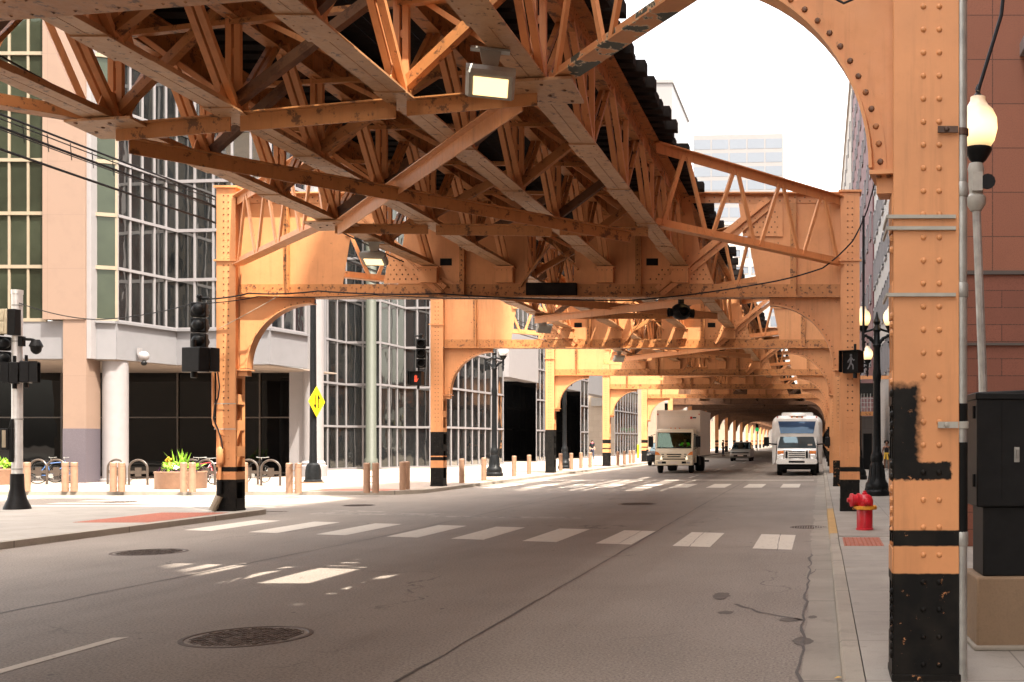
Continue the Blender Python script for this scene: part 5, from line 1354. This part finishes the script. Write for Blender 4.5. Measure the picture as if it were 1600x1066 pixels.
# cables
def cable(pts, r, label, m='wire', sag=0.0, n=14, name='cable'):
    P = []
    for a, b_ in zip(pts[:-1], pts[1:]):
        for i in range(n):
            f = i / n; q = Vector(a).lerp(Vector(b_), f); q.z -= sag * 4 * f * (1 - f); P.append(q)
    P.append(Vector(pts[-1])); tag(MB().tube(P, r, 6).build(name, M[m]), label, 'cable', 'cables strung along the railway')
cw_ = [('thick black cable, top of the bundle running to the first left column', 7.52, .022, -14.5), ('thin black cable just under the top of the left bundle', 7.42, .012, -14.45), ('thick black double cable in the middle of the left bundle', 7.30, .026, -14.52), ('thin black cable under the middle of the left bundle', 7.22, .011, -14.42), ('thick black cable lowest and apart in the left bundle', 6.92, .026, -14.55)]
for lab, z, r, x in cw_:
    cable([(x, 8.0, z + .05), (x + .05, 25.4, z - .02), (x, 39.4, z), (x, 56, z)], r, lab, 'wire', .10)
b = MB(); 
for k in range(26):
    yy = 9 + .62 * k; f_ = (yy - 8) / 17.4; zz = 7.55 - .07 * f_ - .4 * f_ * (1 - f_); b.tube([(-14.5, yy, zz), (-14.47, yy, zz - .33)], .008, 4)
tag(b.build('cable_spacers', M['wire']), 'small spacer ties along the black cable bundle on the left', 'cable ties')
cable([(-19.6, 26.25, 5.05), (-17.5, 26.0, 4.6), (-14.6, 25.3, 4.95)], .012, 'thin cable sagging from the white pole to the first left column', 'wire', .08)
cable([(-14.6, 25.25, 5.0), (-13.4, 25.2, 5.13), (-11.8, 25.25, 5.19), (-9, 25.35, 5.14), (-4.5, 25.35, 4.98), (-1.5, 25.3, 5.35), (.05, 25.2, 5.72), (.75, 25.2, 6.35), (1.1, 25.3, 7.1), (1.4, 24, 8.2)], .017, 'black cable hung across the whole first arch under its flange', 'wire', .04)
cable([(-14.5, 25.25, 4.9), (-13.2, 25.25, 5.06), (-10.5, 25.3, 5.10), (-7, 25.35, 5.02)], .011, 'second thinner black cable under the left half of the first arch', 'wire', .03)
cable([(-14.1, 25.2, 4.3), (-12.75, 25.3, 5.08)], .009, 'pale wire slanting from the first left column to its arch', 'wire_light', .01)
cable([(1.02, 25.5, 7.0), (1.02, 25.5, 3.8)], .03, 'black cable down the back of the first right column', 'wire', 0)
cable([(2.42, 13.0, 9.5), (2.32, 13.1, 8.0), (2.22, 13.2, 6.9), (1.95, 13.3, 6.0)], .024, 'black cable curving down beside the near lit lamp', 'wire', .0)
cable([(-.05, 7.5, 5.0), (.02, 7.45, 4.78), (.16, 7.42, 4.69), (.32, 7.45, 4.77), (.42, 7.5, 4.95)], .009, 'loop of black wire at the top of the near arch plate', 'wire', 0, 6)
cable([(.05, 7.5, 4.95), (.12, 7.44, 4.80), (.24, 7.42, 4.755), (.34, 7.45, 4.80), (.5, 7.5, 5.0)], .008, 'second loop of black wire over the near arch plate', 'wire', 0, 6)
cable([(-9.7, 8.0, 6.6), (-9.62, 14, 6.1), (-9.6, 19, 5.95), (-9.5, 24.5, 5.75)], .014, 'thin black wire clipped along the leftmost girder', 'wire', .03)

# covered stair to the elevated station on the right pavement
t = thing('station_stair', 'dark covered stair with pale railing and orange beam behind the right lamp post', 'stair', (2.3, 62, 0))
b = MB(); b.box(0, 1.0, 0, 5, 4.4, 5.0); b.build('roof', M['darkroom'], t); b = MB(); b.box(0, .9, .8, 5, 0, 3.1); b.build('wall', M['darkstone'], t)
b = MB(); b.box(-.05, 1.9, -.12, .0, 5.22, 5.42); b.build('upper_beam', M['steel'], t); b = MB(); b.box(0, 1.0, -.02, .1, 3.12, 3.36); b.build('lower_beam', M['steel_rusty'], t)
b = MB()
for k in range(6): b.box(.02 + .18 * k, .06 + .18 * k, -.01, .03, 3.36, 4.4)
for zz in (3.6, 3.85, 4.1): b.box(.0, 1.0, -.015, .035, zz, zz + .04)
b.build('railing', M['galv'], t)
for xx in (.04, .92): b = MB(); b.box(xx - .05, xx + .05, 0, .1, 0, 3.12); b.build('post', M['rail'], t)
b = MB(); b.box(.2, .7, .78, .8, 0, 2.1); b.build('doorway', M['black_matt'], t)
# ================================================================ VEHICLES
def wheel(parent, x, y, r, w, z0, dual=False, m='galv'):
    o = bpy.data.objects.new('wheel', None); C.objects.link(o); o.parent = parent; o.location = (x, y, z0 + r)
    MB().lathe([(r * .62, -w / 2), (r * .93, -w / 2), (r, -w * .36), (r, w * .36), (r * .93, w / 2), (r * .62, w / 2)], (0, 0, 0), 28, 'x').build('tyre', M['tyre'], o)
    MB().lathe([(0, -w * .2), (r * .3, -w * .25), (r * .62, -w * .42), (r * .64, -w * .42), (r * .64, w * .42), (r * .62, w * .42), (r * .3, w * .25), (0, w * .2)], (0, 0, 0), 20, 'x').build('rim', M[m], o)
    return o
ZR = -0.12
# ---- box truck (front faces the camera, -y)
t = thing('box_truck', 'cream box truck coming towards the camera, driver in bright green', 'truck', (-8.04, 59, ZR))
b = MB()
prof = [(0.06, .52), (0.0, .62), (0.0, 1.05), (.06, 1.3), (.30, 2.32), (.42, 2.42), (1.75, 2.46), (1.8, 2.3), (1.8, .55), (1.25, .55), (1.18, .85), (.95, 1.02), (.7, 1.02), (.45, .85), (.4, .52)]
lower = [(0.06, .52), (0.0, .62), (0.0, 1.05), (.06, 1.3), (.09, 1.40), (1.8, 1.40), (1.8, .55), (1.25, .55), (1.18, .85), (.95, 1.02), (.7, 1.02), (.45, .85), (.4, .52)]
b.prism(lower, -1.04, 1.04, 'x'); b.build('cab', M['creampaint'], t, bevel=.04)
b = MB(); b.prism([(.28, 2.22), (.42, 2.44), (1.75, 2.48), (1.8, 2.25)], -1.04, 1.04, 'x'); b.build('cab_roof', M['creampaint'], t, bevel=.05)
for s in (-1, 1):
    MB().prism([(.08, 1.38), (.30, 2.3), (.40, 2.3), (.20, 1.38)], s * .99 - .06, s * .99 + .05, 'x').build('cab_pillar', M['creampaint'], t)
    MB().prism([(1.1, 1.38), (1.1, 2.3), (1.8, 2.3), (1.8, 1.38)], s * 1.0 - .05, s * 1.0 + .04, 'x').build('cab_pillar', M['creampaint'], t)
b = MB(); b.box(-1.0, 1.0, 1.3, 1.75, 1.38, 2.3); b.build('seat_back_wall', M['darkroom'], t); b = MB(); b.box(-.95, .95, .12, .42, 1.39, 1.46); b.build('dashboard', M['black'], t)
b = MB(); b.lathe([(.2, -.015), (.22, 0), (.2, .015), (.18, 0)], (.54, .5, 1.55), 16); b.build('steering_wheel', M['black'], t)
b = MB(); zf = lambda z: .06 + (z - 1.3) * .24 / 1.02
b.quads([[(-.93, zf(1.42) - .012, 1.42), (.93, zf(1.42) - .012, 1.42), (.93, zf(1.42) + .02, 1.42), (-.93, zf(1.42) + .02, 1.42)], [(-.90, zf(2.22) - .012, 2.22), (.90, zf(2.22) - .012, 2.22), (.90, zf(2.22) + .02, 2.22), (-.90, zf(2.22) + .02, 2.22)]])
wsg = b.build('windscreen', M['clearglass'], t, bevel=.008)
b = MB()
for s in (-1, 1): b.tube([(s * .1, zf(1.42) - .03, 1.41), (s * .1 + .55, zf(1.52) - .03, 1.50)], .014, 5)
b.build('wiper', M['black'], wsg)
b = MB(); q = zf(1.42); b.box(-.96, .96, q - .02, q - .0, 1.385, 1.425); b.box(-.93, .93, zf(2.24) - .02, zf(2.24), 2.215, 2.25)
b.build('windscreen_seal', M['black'], wsg)
for s in (-1, 1):
    b = MB(); b.prism([(.42, 1.42), (1.15, 1.42), (1.15, 2.2), (.58, 2.2)], s * 1.04 - .006, s * 1.04 + .012, 'x'); b.build('side_window', M['carglass'], t)
    b = MB(); b.prism([(.22, .7), (.9, 1.05), (1.2, .9), (1.22, 2.3), (.5, 2.3), (.24, 1.3)], s * 1.04 - .004, s * 1.04 + .004, 'x'); d = b.build('door', M['creampaint'], t); MB().box(s * 1.045 - .012, s * 1.045 + .012, .95, 1.12, 1.2, 1.25).build('handle', M['black'], d)
    b = MB(); b.box(s * 1.30 - .13, s * 1.30 + .13, .12, .26, 1.45, 2.05); b.tube([(s * 1.02, .3, 2.15), (s * 1.3, .2, 2.08)], .02, 6); b.tube([(s * 1.02, .3, 1.3), (s * 1.3, .2, 1.45)], .02, 6); b.build('mirror', M['black'], t, bevel=.03)
    b = MB(); b.quads([[(s * .62, -.015, .76), (s * 1.03, .02, .76), (s * 1.03, .1, .76), (s * .62, .1, .76)], [(s * .68, -.005, .97), (s * 1.03, .04, .99), (s * 1.03, .1, .99), (s * .68, .1, .97)]]); b.build('headlight', M['headlamp'], t, bevel=.015)
    b = MB(); b.prism([(s * .72, 1.0), (s * 1.03, 1.02), (s * 1.03, 1.22), (s * .9, 1.18)], -.005, .1, 'y'); b.build('turn_signal', M['amber'], t)
    b = MB(); b.box(s * .78 - .1, s * .78 + .1, -.055, -.03, .54, .64); b.build('fog_lamp', M['galv'], t)
    b = MB(); b.box(s * .55 - .12, s * .55 + .12, -.055, -.03, .54, .66); b.build('bumper_recess', M['black_matt'], t)
b = MB(); b.box(-.40, .40, -.012, .08, 1.02, 1.075); b.box(-.36, .36, -.014, .08, .90, .95); b.box(-.62, .62, -.014, .08, .765, .81)
for s in (-1, 1): b.box(s * .62 - .07, s * .62 + .07, -.004, .08, 1.03, 1.07); b.box(s * .6 - .06, s * .6 + .06, -.006, .08, .92, .955)
b.build('grille', M['black_matt'], t)
b = MB(); b.box(-1.05, 1.05, -.05, .25, .44, .72); b.build('bumper', M['creampaint'], t, bevel=.04)
MB().box(-.18, .18, -.058, -.052, .53, .65).build('number_plate', M['boxwhite'], t)
b = MB()
b.box(-1.22, 1.22, 1.9, 7.6, .98, 3.52); bx = b.build('cargo_box', M['boxwhite'], t, bevel=.03)
b = MB()
for s in (-1, 1):
    b.box(s * 1.2 - .035, s * 1.2 + .035, 1.87, 1.93, .98, 3.5)
    b.box(s * 1.225 - .012, s * 1.225 + .012, 1.9, 7.6, .95, 1.06); b.box(s * 1.225 - .012, s * 1.225 + .012, 1.9, 7.6, 3.42, 3.52)
    for k in range(12): b.box(s * 1.222 - .005, s * 1.222 + .005, 2.3 + .45 * k, 2.33 + .45 * k, 1.06, 3.42)
b.box(-1.2, 1.2, 1.875, 1.9, 3.44, 3.53); b.build('box_trim', M['boxwhite'], bx)
b = MB()
for k in range(24): b.rivet((-1.1 + .096 * k, 1.9, 3.16), (0, -1, 0), .012, 5, 1)
b.build('rivet_row', M['galv'], bx)
b = MB(); b.box(.66, .78, 1.888, 1.898, 3.03, 3.17); b.build('red_logo_mark', M['redlens'], bx); b = MB(); b.box(.8, 1.0, 1.888, 1.898, 3.06, 3.14); b.build('dark_logo_mark', M['denim'], bx)
for x in (-.24, 0, .24): MB().sphere((x, .55, 2.49), .035, 8, 6).build('marker_lamp', M['amber'], t)
for s in (-1, 1): MB().box(s * 1.17 - .03, s * 1.17 + .03, 1.86, 1.9, 3.25, 3.33).build('marker_lamp', M['redlens'], t)
b = MB(); b.box(-.45, .45, 1.2, 7.5, .62, .95); b.box(-1.1, 1.1, 2.3, 3.6, .4, .9); b.box(-1.15, 1.15, 7.2, 7.5, .5, .6); b.build('chassis', M['black_matt'], t)
for s in (-1, 1): wheel(t, s * .86, .82, .40, .24, 0); wheel(t, s * .82, 5.4, .42, .5, 0)

# ---- shuttle bus
t = thing('shuttle_bus', 'white shuttle bus with blue tinted roof cap facing the camera', 'bus', (-1.22, 55.2, ZR)); t.scale = (1.07, 1.0, 1.07)
b = MB()
def ringx(w, z0, z1, rr, y, n=6):
    pts = []
    for (cx, cz, a0) in ((w - rr, z0 + rr, -90), (w - rr, z1 - rr, 0), (-(w - rr), z1 - rr, 90), (-(w - rr), z0 + rr, 180)):
        for i in range(n + 1): a = R(a0 + 90 * i / n); pts.append((cx + rr * math.cos(a), y, cz + rr * math.sin(a)))
    return pts
b.quads([ringx(1.03, 1.93, 2.74, .2, .62), ringx(1.19, 1.55, 2.86, .36, .85), ringx(1.24, .55, 2.92, .42, 1.45), ringx(1.24, .5, 2.95, .42, 7.6), ringx(1.15, .55, 2.85, .25, 7.7)]); b.build('passenger_body', M['buswhite'], t, smooth=50)
b = MB()      # flared cowl pieces beside the cab
for s in (-1, 1):
    b.quads([[(s * 1.05, .75, .62), (s * 1.21, 1.1, .5), (s * 1.21, 1.4, .5), (s * 1.0, 1.4, .62)], [(s * 1.0, .68, 1.6), (s * 1.24, .95, 1.6), (s * 1.24, 1.4, 1.6), (s * .95, 1.4, 1.6)], [(s * .92, .66, 2.1), (s * 1.2, .9, 2.2), (s * 1.2, 1.4, 2.2), (s * .9, 1.4, 2.1)]])
b.build('cowl', M['buswhite'], t, smooth=50)
b = MB(); b.quads([[(-.80, .585, 2.03), (.80, .585, 2.03), (.80, .63, 2.03), (-.80, .63, 2.03)], [(-.91, .60, 2.62), (.91, .60, 2.62), (.91, .66, 2.62), (-.91, .66, 2.62)]]); b.build('cap_glass', M['buscap'], t)
b = MB(); b.quads([ringx(.78, 2.88, 3.07, .09, 1.5), ringx(.72, 2.88, 3.07, .09, 3.0)]); b.lathe([(.46, 0), (.42, .10), (.3, .16), (0, .18)], (0, 1.15, 2.88), 20); b.build('roof_unit', M['buswhite'], t, smooth=50)
for x in (-.25, 0, .25): MB().box(x - .045, x + .045, .66, .72, 2.80, 2.86).build('marker_lamp', M['amber'], t)
for x in (-.95, .95): MB().box(x - .03, x + .03, .68, .74, 2.80, 2.86).build('marker_lamp', M['redlens'], t)
b = MB(); prof = [(.0, .62), (-.03, .75), (0, 1.12), (.10, 1.20), (.62, 1.31), (.70, 1.95), (1.5, 2.0), (1.5, .6)]
b.prism(prof, -.96, .96, 'x'); b.build('cab', M['buswhite'], t, bevel=.05)
b = MB(); b.quads([[(-.94, .585, 1.33), (.94, .585, 1.33), (.94, .7, 1.33), (-.94, .7, 1.33)], [(-.80, .66, 1.92), (.80, .66, 1.92), (.80, .8, 1.92), (-.80, .8, 1.92)]]); ws2 = b.build('windscreen', glass('sky_tinted_bus_windscreen', (0.05, 0.075, 0.09), 0.06, 0.05, rc=(.7, .9, 1)), t)  # diffuse blue of the glass stands in for reflected sky
b = MB(); b.box(.52, .74, .745, .752, 1.50, 1.58); b.v = [(x, .575 + (z - 1.33) * .127, z - .06) for x, y, z in b.v]; b.build('paper_permit', M['boxwhite'], ws2)
b = MB(); b.box(-.55, .55, -.075, .02, .80, 1.22); b.build('grille_surround', M['chrome'], t, bevel=.02)
b = MB()
for k in range(4): b.box(-.40, .40, -.085, -.06, .835 + .095 * k, .892 + .095 * k)
for s in (-1, 1): b.box(s * .48 - .05, s * .48 + .05, -.085, -.06, .84, 1.18)
b.build('grille_openings', M['black_matt'], t)
b = MB(); b.tube([(-.6, -.13, 1.25), (.6, -.13, 1.25), (.64, -.13, .7)], .025, 8); b.tube([(-.6, -.13, 1.25), (-.64, -.13, .7)], .025, 8); b.build('grille_guard', M['chrome'], t)
for s in (-1, 1):
    b = MB(); b.box(s * .76 - .17, s * .76 + .17, -.045, .04, .84, 1.04); b.build('headlight', M['chrome'], t, bevel=.02)
    b = MB(); b.box(s * .76 - .17, s * .76 + .17, -.04, .04, 1.05, 1.2); b.build('turn_signal', M['amber'], t, bevel=.02)
    b = MB(); b.box(s * 1.48 - .13, s * 1.48 + .13, .55, .68, 1.42, 1.86); b.build('mirror', M['black'], t, bevel=.03)
    b = MB(); b.tube([(s * .9, .75, 1.5), (s * 1.2, .65, 1.52), (s * 1.4, .62, 1.55)], .035, 6); b.build('mirror_arm', M['black'], t)
b = MB(); b.quads([ringx(.98, .56, .80, .06, -.16), ringx(.98, .56, .80, .06, .05)]); b.build('bumper', M['chrome'], t, smooth=50)
b = MB(); b.box(-.38, .38, -.168, -.158, .62, .72); b.build('bumper_opening', M['black_matt'], t)
b = MB(); b.box(-.9, .9, .0, 6.5, .3, .6); b.tube([(-.6, -.05, .4), (.6, -.05, .4)], .03, 8); b.build('chassis', M['black_matt'], t)
for s in (-1, 1): wheel(t, s * .84, .75, .38, .24, 0); wheel(t, s * .84, 5.2, .38, .45, 0)

# ---- silver SUV
def suv(label, loc, paint, w=.93, name='parked_car', cat='car'):
    t = thing(name, label, cat, loc)
    b = MB(); P = [(.0, .35), (-.02, .6), (.05, .85), (.25, .98), (1.05, 1.06), (3.9, 1.06), (4.45, .95), (4.5, .5), (4.4, .33), (.15, .28)]
    b.prism(P, -w, w, 'x'); b.build('body', paint, t, bevel=.08)
    b = MB(); b.quads([[(-w * .95, 1.0, 1.05), (w * .95, 1.0, 1.05), (w * .95, 4.2, 1.05), (-w * .95, 4.2, 1.05)], [(-w * .76, 1.75, 1.62), (w * .76, 1.75, 1.62), (w * .78, 3.9, 1.62), (-w * .78, 3.9, 1.62)]]); b.build('cabin_glass', M['carglass'], t, bevel=.03)
    b = MB(); b.quads([[(-w * .76, 1.72, 1.615), (w * .76, 1.72, 1.615), (w * .78, 3.95, 1.615), (-w * .78, 3.95, 1.615)], [(-w * .66, 1.9, 1.70), (w * .66, 1.9, 1.70), (w * .68, 3.8, 1.70), (-w * .68, 3.8, 1.70)]]); b.build('roof', paint, t, bevel=.03)
    b = MB(); b.box(-.6, .6, -.04, .05, .40, .56); b.box(-.72, .72, -.035, .05, .70, .80); b.build('grille', M['black_matt'], t, bevel=.01)
    for s in (-1, 1):
        b = MB(); b.box(s * .72 - .16, s * .72 + .16, -.02, .1, .72, .86); b.build('headlight', M['galv'], t, bevel=.02)
        b = MB(); b.box(s * (w + .1) - .09, s * (w + .1) + .09, 1.1, 1.22, 1.02, 1.16); b.build('mirror', paint, t, bevel=.03)
        for yy in (.85, 3.6): wheel(t, s * (w - .13), yy, .35, .24, 0)
    MB().box(-.25, .25, -.055, -.045, .45, .55).build('number_plate', M['boxwhite'], t)
    return t
suv('silver grey sport utility car between the truck and the bus', (-7.0, 94, ZR), M['silver'])
darkpaint = simple('dark_car_paint', (0.02, 0.022, 0.026), 0.25, 0.1, 3)
suv('dark car mostly hidden behind the box truck at the left kerb', (-11.55, 77, ZR), darkpaint)

# ================================================================ PEOPLE
def body(parent, joints, edges, mat_, name='body'):
    """one continuous skinned figure: joints name->(x,y,z,r)"""
    names = list(joints); idx = {n: i for i, n in enumerate(names)}
    me = bpy.data.meshes.new(name); me.from_pydata([joints[n][:3] for n in names], [(idx[a], idx[b]) for a, b in edges], []); me.update()
    o = bpy.data.objects.new(name, me); C.objects.link(o)
    if parent: o.parent = parent
    m = o.modifiers.new('skin', 'SKIN'); m.use_smooth_shade = True
    sv = me.skin_vertices[0].data
    for n in names: sv[idx[n]].radius = (joints[n][3], joints[n][3] * (joints[n][4] if len(joints[n]) > 4 else 1))
    sv[0].use_root = True
    s = o.modifiers.new('subdivision', 'SUBSURF'); s.levels = 2; s.render_levels = 2
    me.materials.append(mat_); return o
def person(label, loc, rz, skin, top, legs, stride=.12, dress=False, group=None, hs=1.0, hair=True, shoes='whitecloth', extra=None):
    t = thing('person', label, 'person', loc, rz, group); t.scale = (hs, hs, hs)
    J = {'pelvis': (0, 0, .93, .13, .8), 'waist': (0, 0, 1.08, .115, .75), 'chest': (0, 0, 1.28, .14, .72), 'neck0': (0, 0, 1.43, .06), 'neck': (0, -.01, 1.50, .05), 'head': (0, -.02, 1.60, .085, 1.1), 'crown': (0, -.01, 1.68, .07),
         'hl': (.09, 0, .86, .095), 'kl': (.10, -stride, .48, .06), 'al': (.10, -stride * .9, .09, .04), 'tl': (.11, -stride * .9 - .14, .03, .035),
         'hr': (-.09, 0, .86, .095), 'kr': (-.10, stride * .4, .48, .06), 'ar': (-.10, stride * 1.3, .10, .04), 'tr': (-.11, stride * 1.3 - .14, .03, .035),
         'sl': (.16, 0, 1.40, .06), 'el': (.22, .04, 1.13, .042), 'wl': (.22, -.10, .92, .03), 'fl': (.21, -.14, .83, .028),
         'sr': (-.16, 0, 1.40, .06), 'er': (-.22, .06, 1.13, .042), 'wr': (-.22, -.02, .90, .03), 'fr': (-.21, -.05, .81, .028)}
    E = [('pelvis', 'waist'), ('waist', 'chest'), ('chest', 'neck0'), ('neck0', 'neck'), ('neck', 'head'), ('head', 'crown'), ('pelvis', 'hl'), ('hl', 'kl'), ('kl', 'al'), ('al', 'tl'), ('pelvis', 'hr'), ('hr', 'kr'), ('kr', 'ar'), ('ar', 'tr'),
         ('chest', 'sl'), ('sl', 'el'), ('el', 'wl'), ('wl', 'fl'), ('chest', 'sr'), ('sr', 'er'), ('er', 'wr'), ('wr', 'fr')]
    body(t, J, E, M[skin])
    k = MB()
    for sx in (-1, 1): k.sphere((sx * .032, -.112, 1.615), .011, 8, 6)
    k.build('eyes', M['black'], t); k = MB(); k.sphere((0, -.118, 1.585), .016, 8, 6, (.8, 1, 1.3)); k.sphere((0, -.108, 1.548), .02, 8, 5, (1.3, .6, .4)); k.build('nose_and_mouth', M[skin], t)
    T = {'a': (0, 0, .96, .145, .82), 'b': (0, 0, 1.08, .13, .78), 'c': (0, 0, 1.28, .155, .74), 'd': (0, 0, 1.38, .12, .7)}
    TE = [('a', 'b'), ('b', 'c'), ('c', 'd')]
    if not dress:
        T.update({'sl': (.165, 0, 1.40, .075), 'el': (.225, .04, 1.14, .058), 'sr': (-.165, 0, 1.40, .075), 'er': (-.225, .06, 1.14, .058), 'n': (0, 0, 1.44, .075)}); TE += [('c', 'sl'), ('sl', 'el'), ('c', 'sr'), ('sr', 'er'), ('d', 'n')]
    body(t, T, TE, M[top], 'top_garment')
    if dress: MB().lathe([(.135, 0), (.16, -.1), (.20, -.32), (.19, -.32), (.12, 0)], (0, 0, 1.0), 18).build('skirt', M[legs], t)
    else:
        L = {'p': (0, 0, .93, .145, .8), 'hl': (.09, 0, .86, .105), 'kl': (.10, -stride, .48, .075), 'al': (.10, -stride * .9, .10, .06), 'hr': (-.09, 0, .86, .105), 'kr': (-.10, stride * .4, .48, .075), 'ar': (-.10, stride * 1.3, .11, .06)}
        body(t, L, [('p', 'hl'), ('hl', 'kl'), ('kl', 'al'), ('p', 'hr'), ('hr', 'kr'), ('kr', 'ar')], M[legs], 'trousers')
    for (x, y) in ((.105, -stride * .9 - .06), (-.105, stride * 1.3 - .06)):
        MB().sphere((x, y, .045), .1, 12, 8, (.48, 1.35, .46)).build('shoe', M[shoes], t)
    if hair:
        h = MB(); rg = random.Random(2)
        for _ in range(46):
            a = rg.uniform(0, 6.28); e = rg.uniform(-.3, 1.4); p = (math.cos(a) * math.cos(e) * .11, .03 + abs(math.sin(a)) * .09 * math.cos(e) if math.sin(a) > -.5 else .0, 1.63 + math.sin(e) * .09)
            h.sphere(p, .055, 7, 5)
        h.build('hair', M['hair'], t)
    else: MB().sphere((0, .005, 1.66), .098, 12, 8, (.95, 1.05, .8)).build('hair', M['hair'], t)
    return t
w = person('woman in a short black dress with a yellow jacket tied at her waist, right pavement', (3.74, 60.8, 0), R(5), 'skin', 'blackcloth', 'blackcloth', .13, True, None, .97)
b = MB(); b.lathe([(.145, -.05), (.165, 0), (.145, .05), (.13, .04), (.13, -.04)], (0, 0, .99), 16); b.quads([[(-.05, -.17, 1.0), (.03, -.18, 1.0), (.03, -.155, 1.0), (-.05, -.15, 1.0)], [(-.02, -.22, .62), (.09, -.22, .62), (.09, -.2, .62), (-.02, -.2, .62)]]); b.quads([[(-.14, -.08, 1.0), (-.08, -.15, 1.0), (-.07, -.13, 1.0), (-.12, -.06, 1.0)], [(-.2, -.12, .66), (-.12, -.18, .66), (-.11, -.16, .66), (-.18, -.1, .66)]]); b.build('tied_jacket', M['yellowcloth'], w)
person('distant person in dark clothes standing by the columns right of the truck', (-10.6, 117, 0), R(80), 'skin', 'blackcloth', 'denim', .05, False, None, 1.03, False, 'blackcloth')
p3 = person('person in dark clothes with a pink scarf outside the dark entrance', (-20.6, 97, 0), R(40), 'skin2', 'blackcloth', 'denim', .06, False, None, 1.0, False, 'blackcloth')
MB().lathe([(.07, -.04), (.11, -.02), (.12, .03), (.07, .06)], (0, 0, 1.45), 14).build('scarf', M['pinkcloth'], p3)
# truck driver seated behind the windscreen, seen through it as a bright vest
d = thing('person', 'truck driver in a bright green vest at the wheel of the box truck', 'person', (-7.5, 59.16, ZR + 1.1))
body(d, {'p': (0, .55, .02, .14, .8), 'w': (0, .54, .2, .13, .75), 'c': (0, .5, .42, .16, .7), 'n': (0, .45, .62, .055), 'h': (0, .4, .74, .085, 1.1), 't': (0, .4, .83, .07), 'sl': (.18, .48, .52, .07), 'el': (.24, .3, .32, .05), 'wl': (.12, .14, .36, .035), 'sr': (-.18, .48, .52, .07), 'er': (-.24, .3, .32, .05), 'wr': (-.12, .14, .36, .035)},
     [('p', 'w'), ('w', 'c'), ('c', 'n'), ('n', 'h'), ('h', 't'), ('c', 'sl'), ('sl', 'el'), ('el', 'wl'), ('c', 'sr'), ('sr', 'er'), ('er', 'wr')], M['skin'])
body(d, {'p': (0, .55, .05, .16, .82), 'w': (0, .54, .2, .155, .78), 'c': (0, .5, .42, .185, .72), 'sl': (.18, .48, .52, .09), 'e': (.23, .36, .38, .07), 'sr': (-.18, .48, .52, .09), 'f': (-.23, .36, .38, .07)}, [('p', 'w'), ('w', 'c'), ('c', 'sl'), ('sl', 'e'), ('c', 'sr'), ('sr', 'f')], M['hivis'], 'vest')
MB().sphere((0, .42, .82), .1, 12, 8).build('hair', M['hair'], d)

# ================================================================ BICYCLES
def bicycle(x, y, rz, label, m='black', first={}):
    t = thing('bicycle', label, 'bicycle', (x, y, 0), rz, 'bicycles parked at the hoops')
    for wx in (-.52, .52):
        o = bpy.data.objects.new('wheel', None); C.objects.link(o); o.parent = t; o.location = (wx, 0, .34)
        ringp = [(.325 * math.cos(2 * math.pi * k / 28), 0, .325 * math.sin(2 * math.pi * k / 28)) for k in range(29)]
        MB().tube(ringp, .019, 6, False).build('tyre', M['tyre'], o)
        b = MB()
        for k in range(14): a = 2 * math.pi * k / 14; b.tube([(0, .02 if k % 2 else -.02, 0), (.31 * math.cos(a), 0, .31 * math.sin(a))], .003, 3)
        b.lathe([(0, -.04), (.025, -.04), (.025, .04), (0, .04)], (0, 0, 0), 8, 'y'); b.build('spokes', M['galv'], o)
    b = MB()
    for p, q in (((-.52, 0, .34), (-.1, 0, .30)), ((-.52, 0, .34), (-.2, 0, .78)), ((-.1, 0, .30), (-.22, 0, .84)), ((-.1, 0, .30), (.38, 0, .72)), ((-.2, 0, .78), (.36, 0, .84)), ((.36, 0, .92), (.40, 0, .70)), ((.40, .04, .70), (.52, .04, .34)), ((.40, -.04, .70), (.52, -.04, .34))): b.tube([p, q], .018, 6)
    b.build('frame', m if not isinstance(m, str) else M[m], t)
    b = MB(); b.tube([(.36, 0, .92), (.34, 0, 1.0)], .016, 6); b.tube([(.42, -.3, 1.02), (.36, -.12, 1.0), (.34, 0, 1.0), (.36, .12, 1.0), (.42, .3, 1.02)], .014, 6); b.build('handlebar', M['galv'], t)
    MB().sphere((-.24, 0, .90), .12, 10, 6, (1.1, .6, .3)).build('saddle', M['black_matt'], t)
    b = MB(); b.lathe([(0, -.02), (.09, -.02), (.09, .02), (0, .02)], (-.1, 0, .3), 12, 'y'); b.tube([(-.1, -.08, .3), (-.02, -.08, .15)], .012, 5); b.tube([(-.1, .08, .3), (-.18, .08, .45)], .012, 5); b.build('crank', M['galv'], t)
redf = simple('red_bike_paint', (0.35, 0.03, 0.03), 0.3, 0.05, 5); bluef = simple('blue_bike_paint', (0.05, 0.12, 0.3), 0.3, 0.05, 5); pinkf = simple('pale_bike_paint', (0.6, 0.45, 0.5), 0.3, 0.05, 5)
for px, by, rz, m, lab in ((316, 757.5, 75, redf, 'red bicycle locked to the hoop left of the signal column'), (300, 755, 80, 'black', 'black bicycle behind the planter'), (336, 756, 70, pinkf, 'pale bicycle with its wheel showing beside the signal column'), (64, 755, 60, 'black', 'dark bicycle behind the white pole'), (84, 755.5, 50, bluef, 'dark blue bicycle left of the mauve pier'), (398, 755, 75, 'black', 'dark bicycle behind the hoop right of the signal column')):
    x, y = at(px, by); bicycle(x, y, R(rz), lab, m)
# green signal far up the street
t = thing('far_signal', 'tiny green signal lamp far up the street left of the bus', 'traffic signal', (-10.9, 185, 0))
b = MB(); b.tube([(0, 0, 0), (0, 0, 4.6)], .08, 6); b.box(-.25, .25, -.15, .15, 3.3, 4.6); b.build('housing', M['black'], t); b = MB(); b.lathe([(0, 0), (.35, 0), (.3, .08), (0, .1)], (0, -.15, 3.6), 12, 'y'); b.build('green_lens', M['greenlamp'], t)
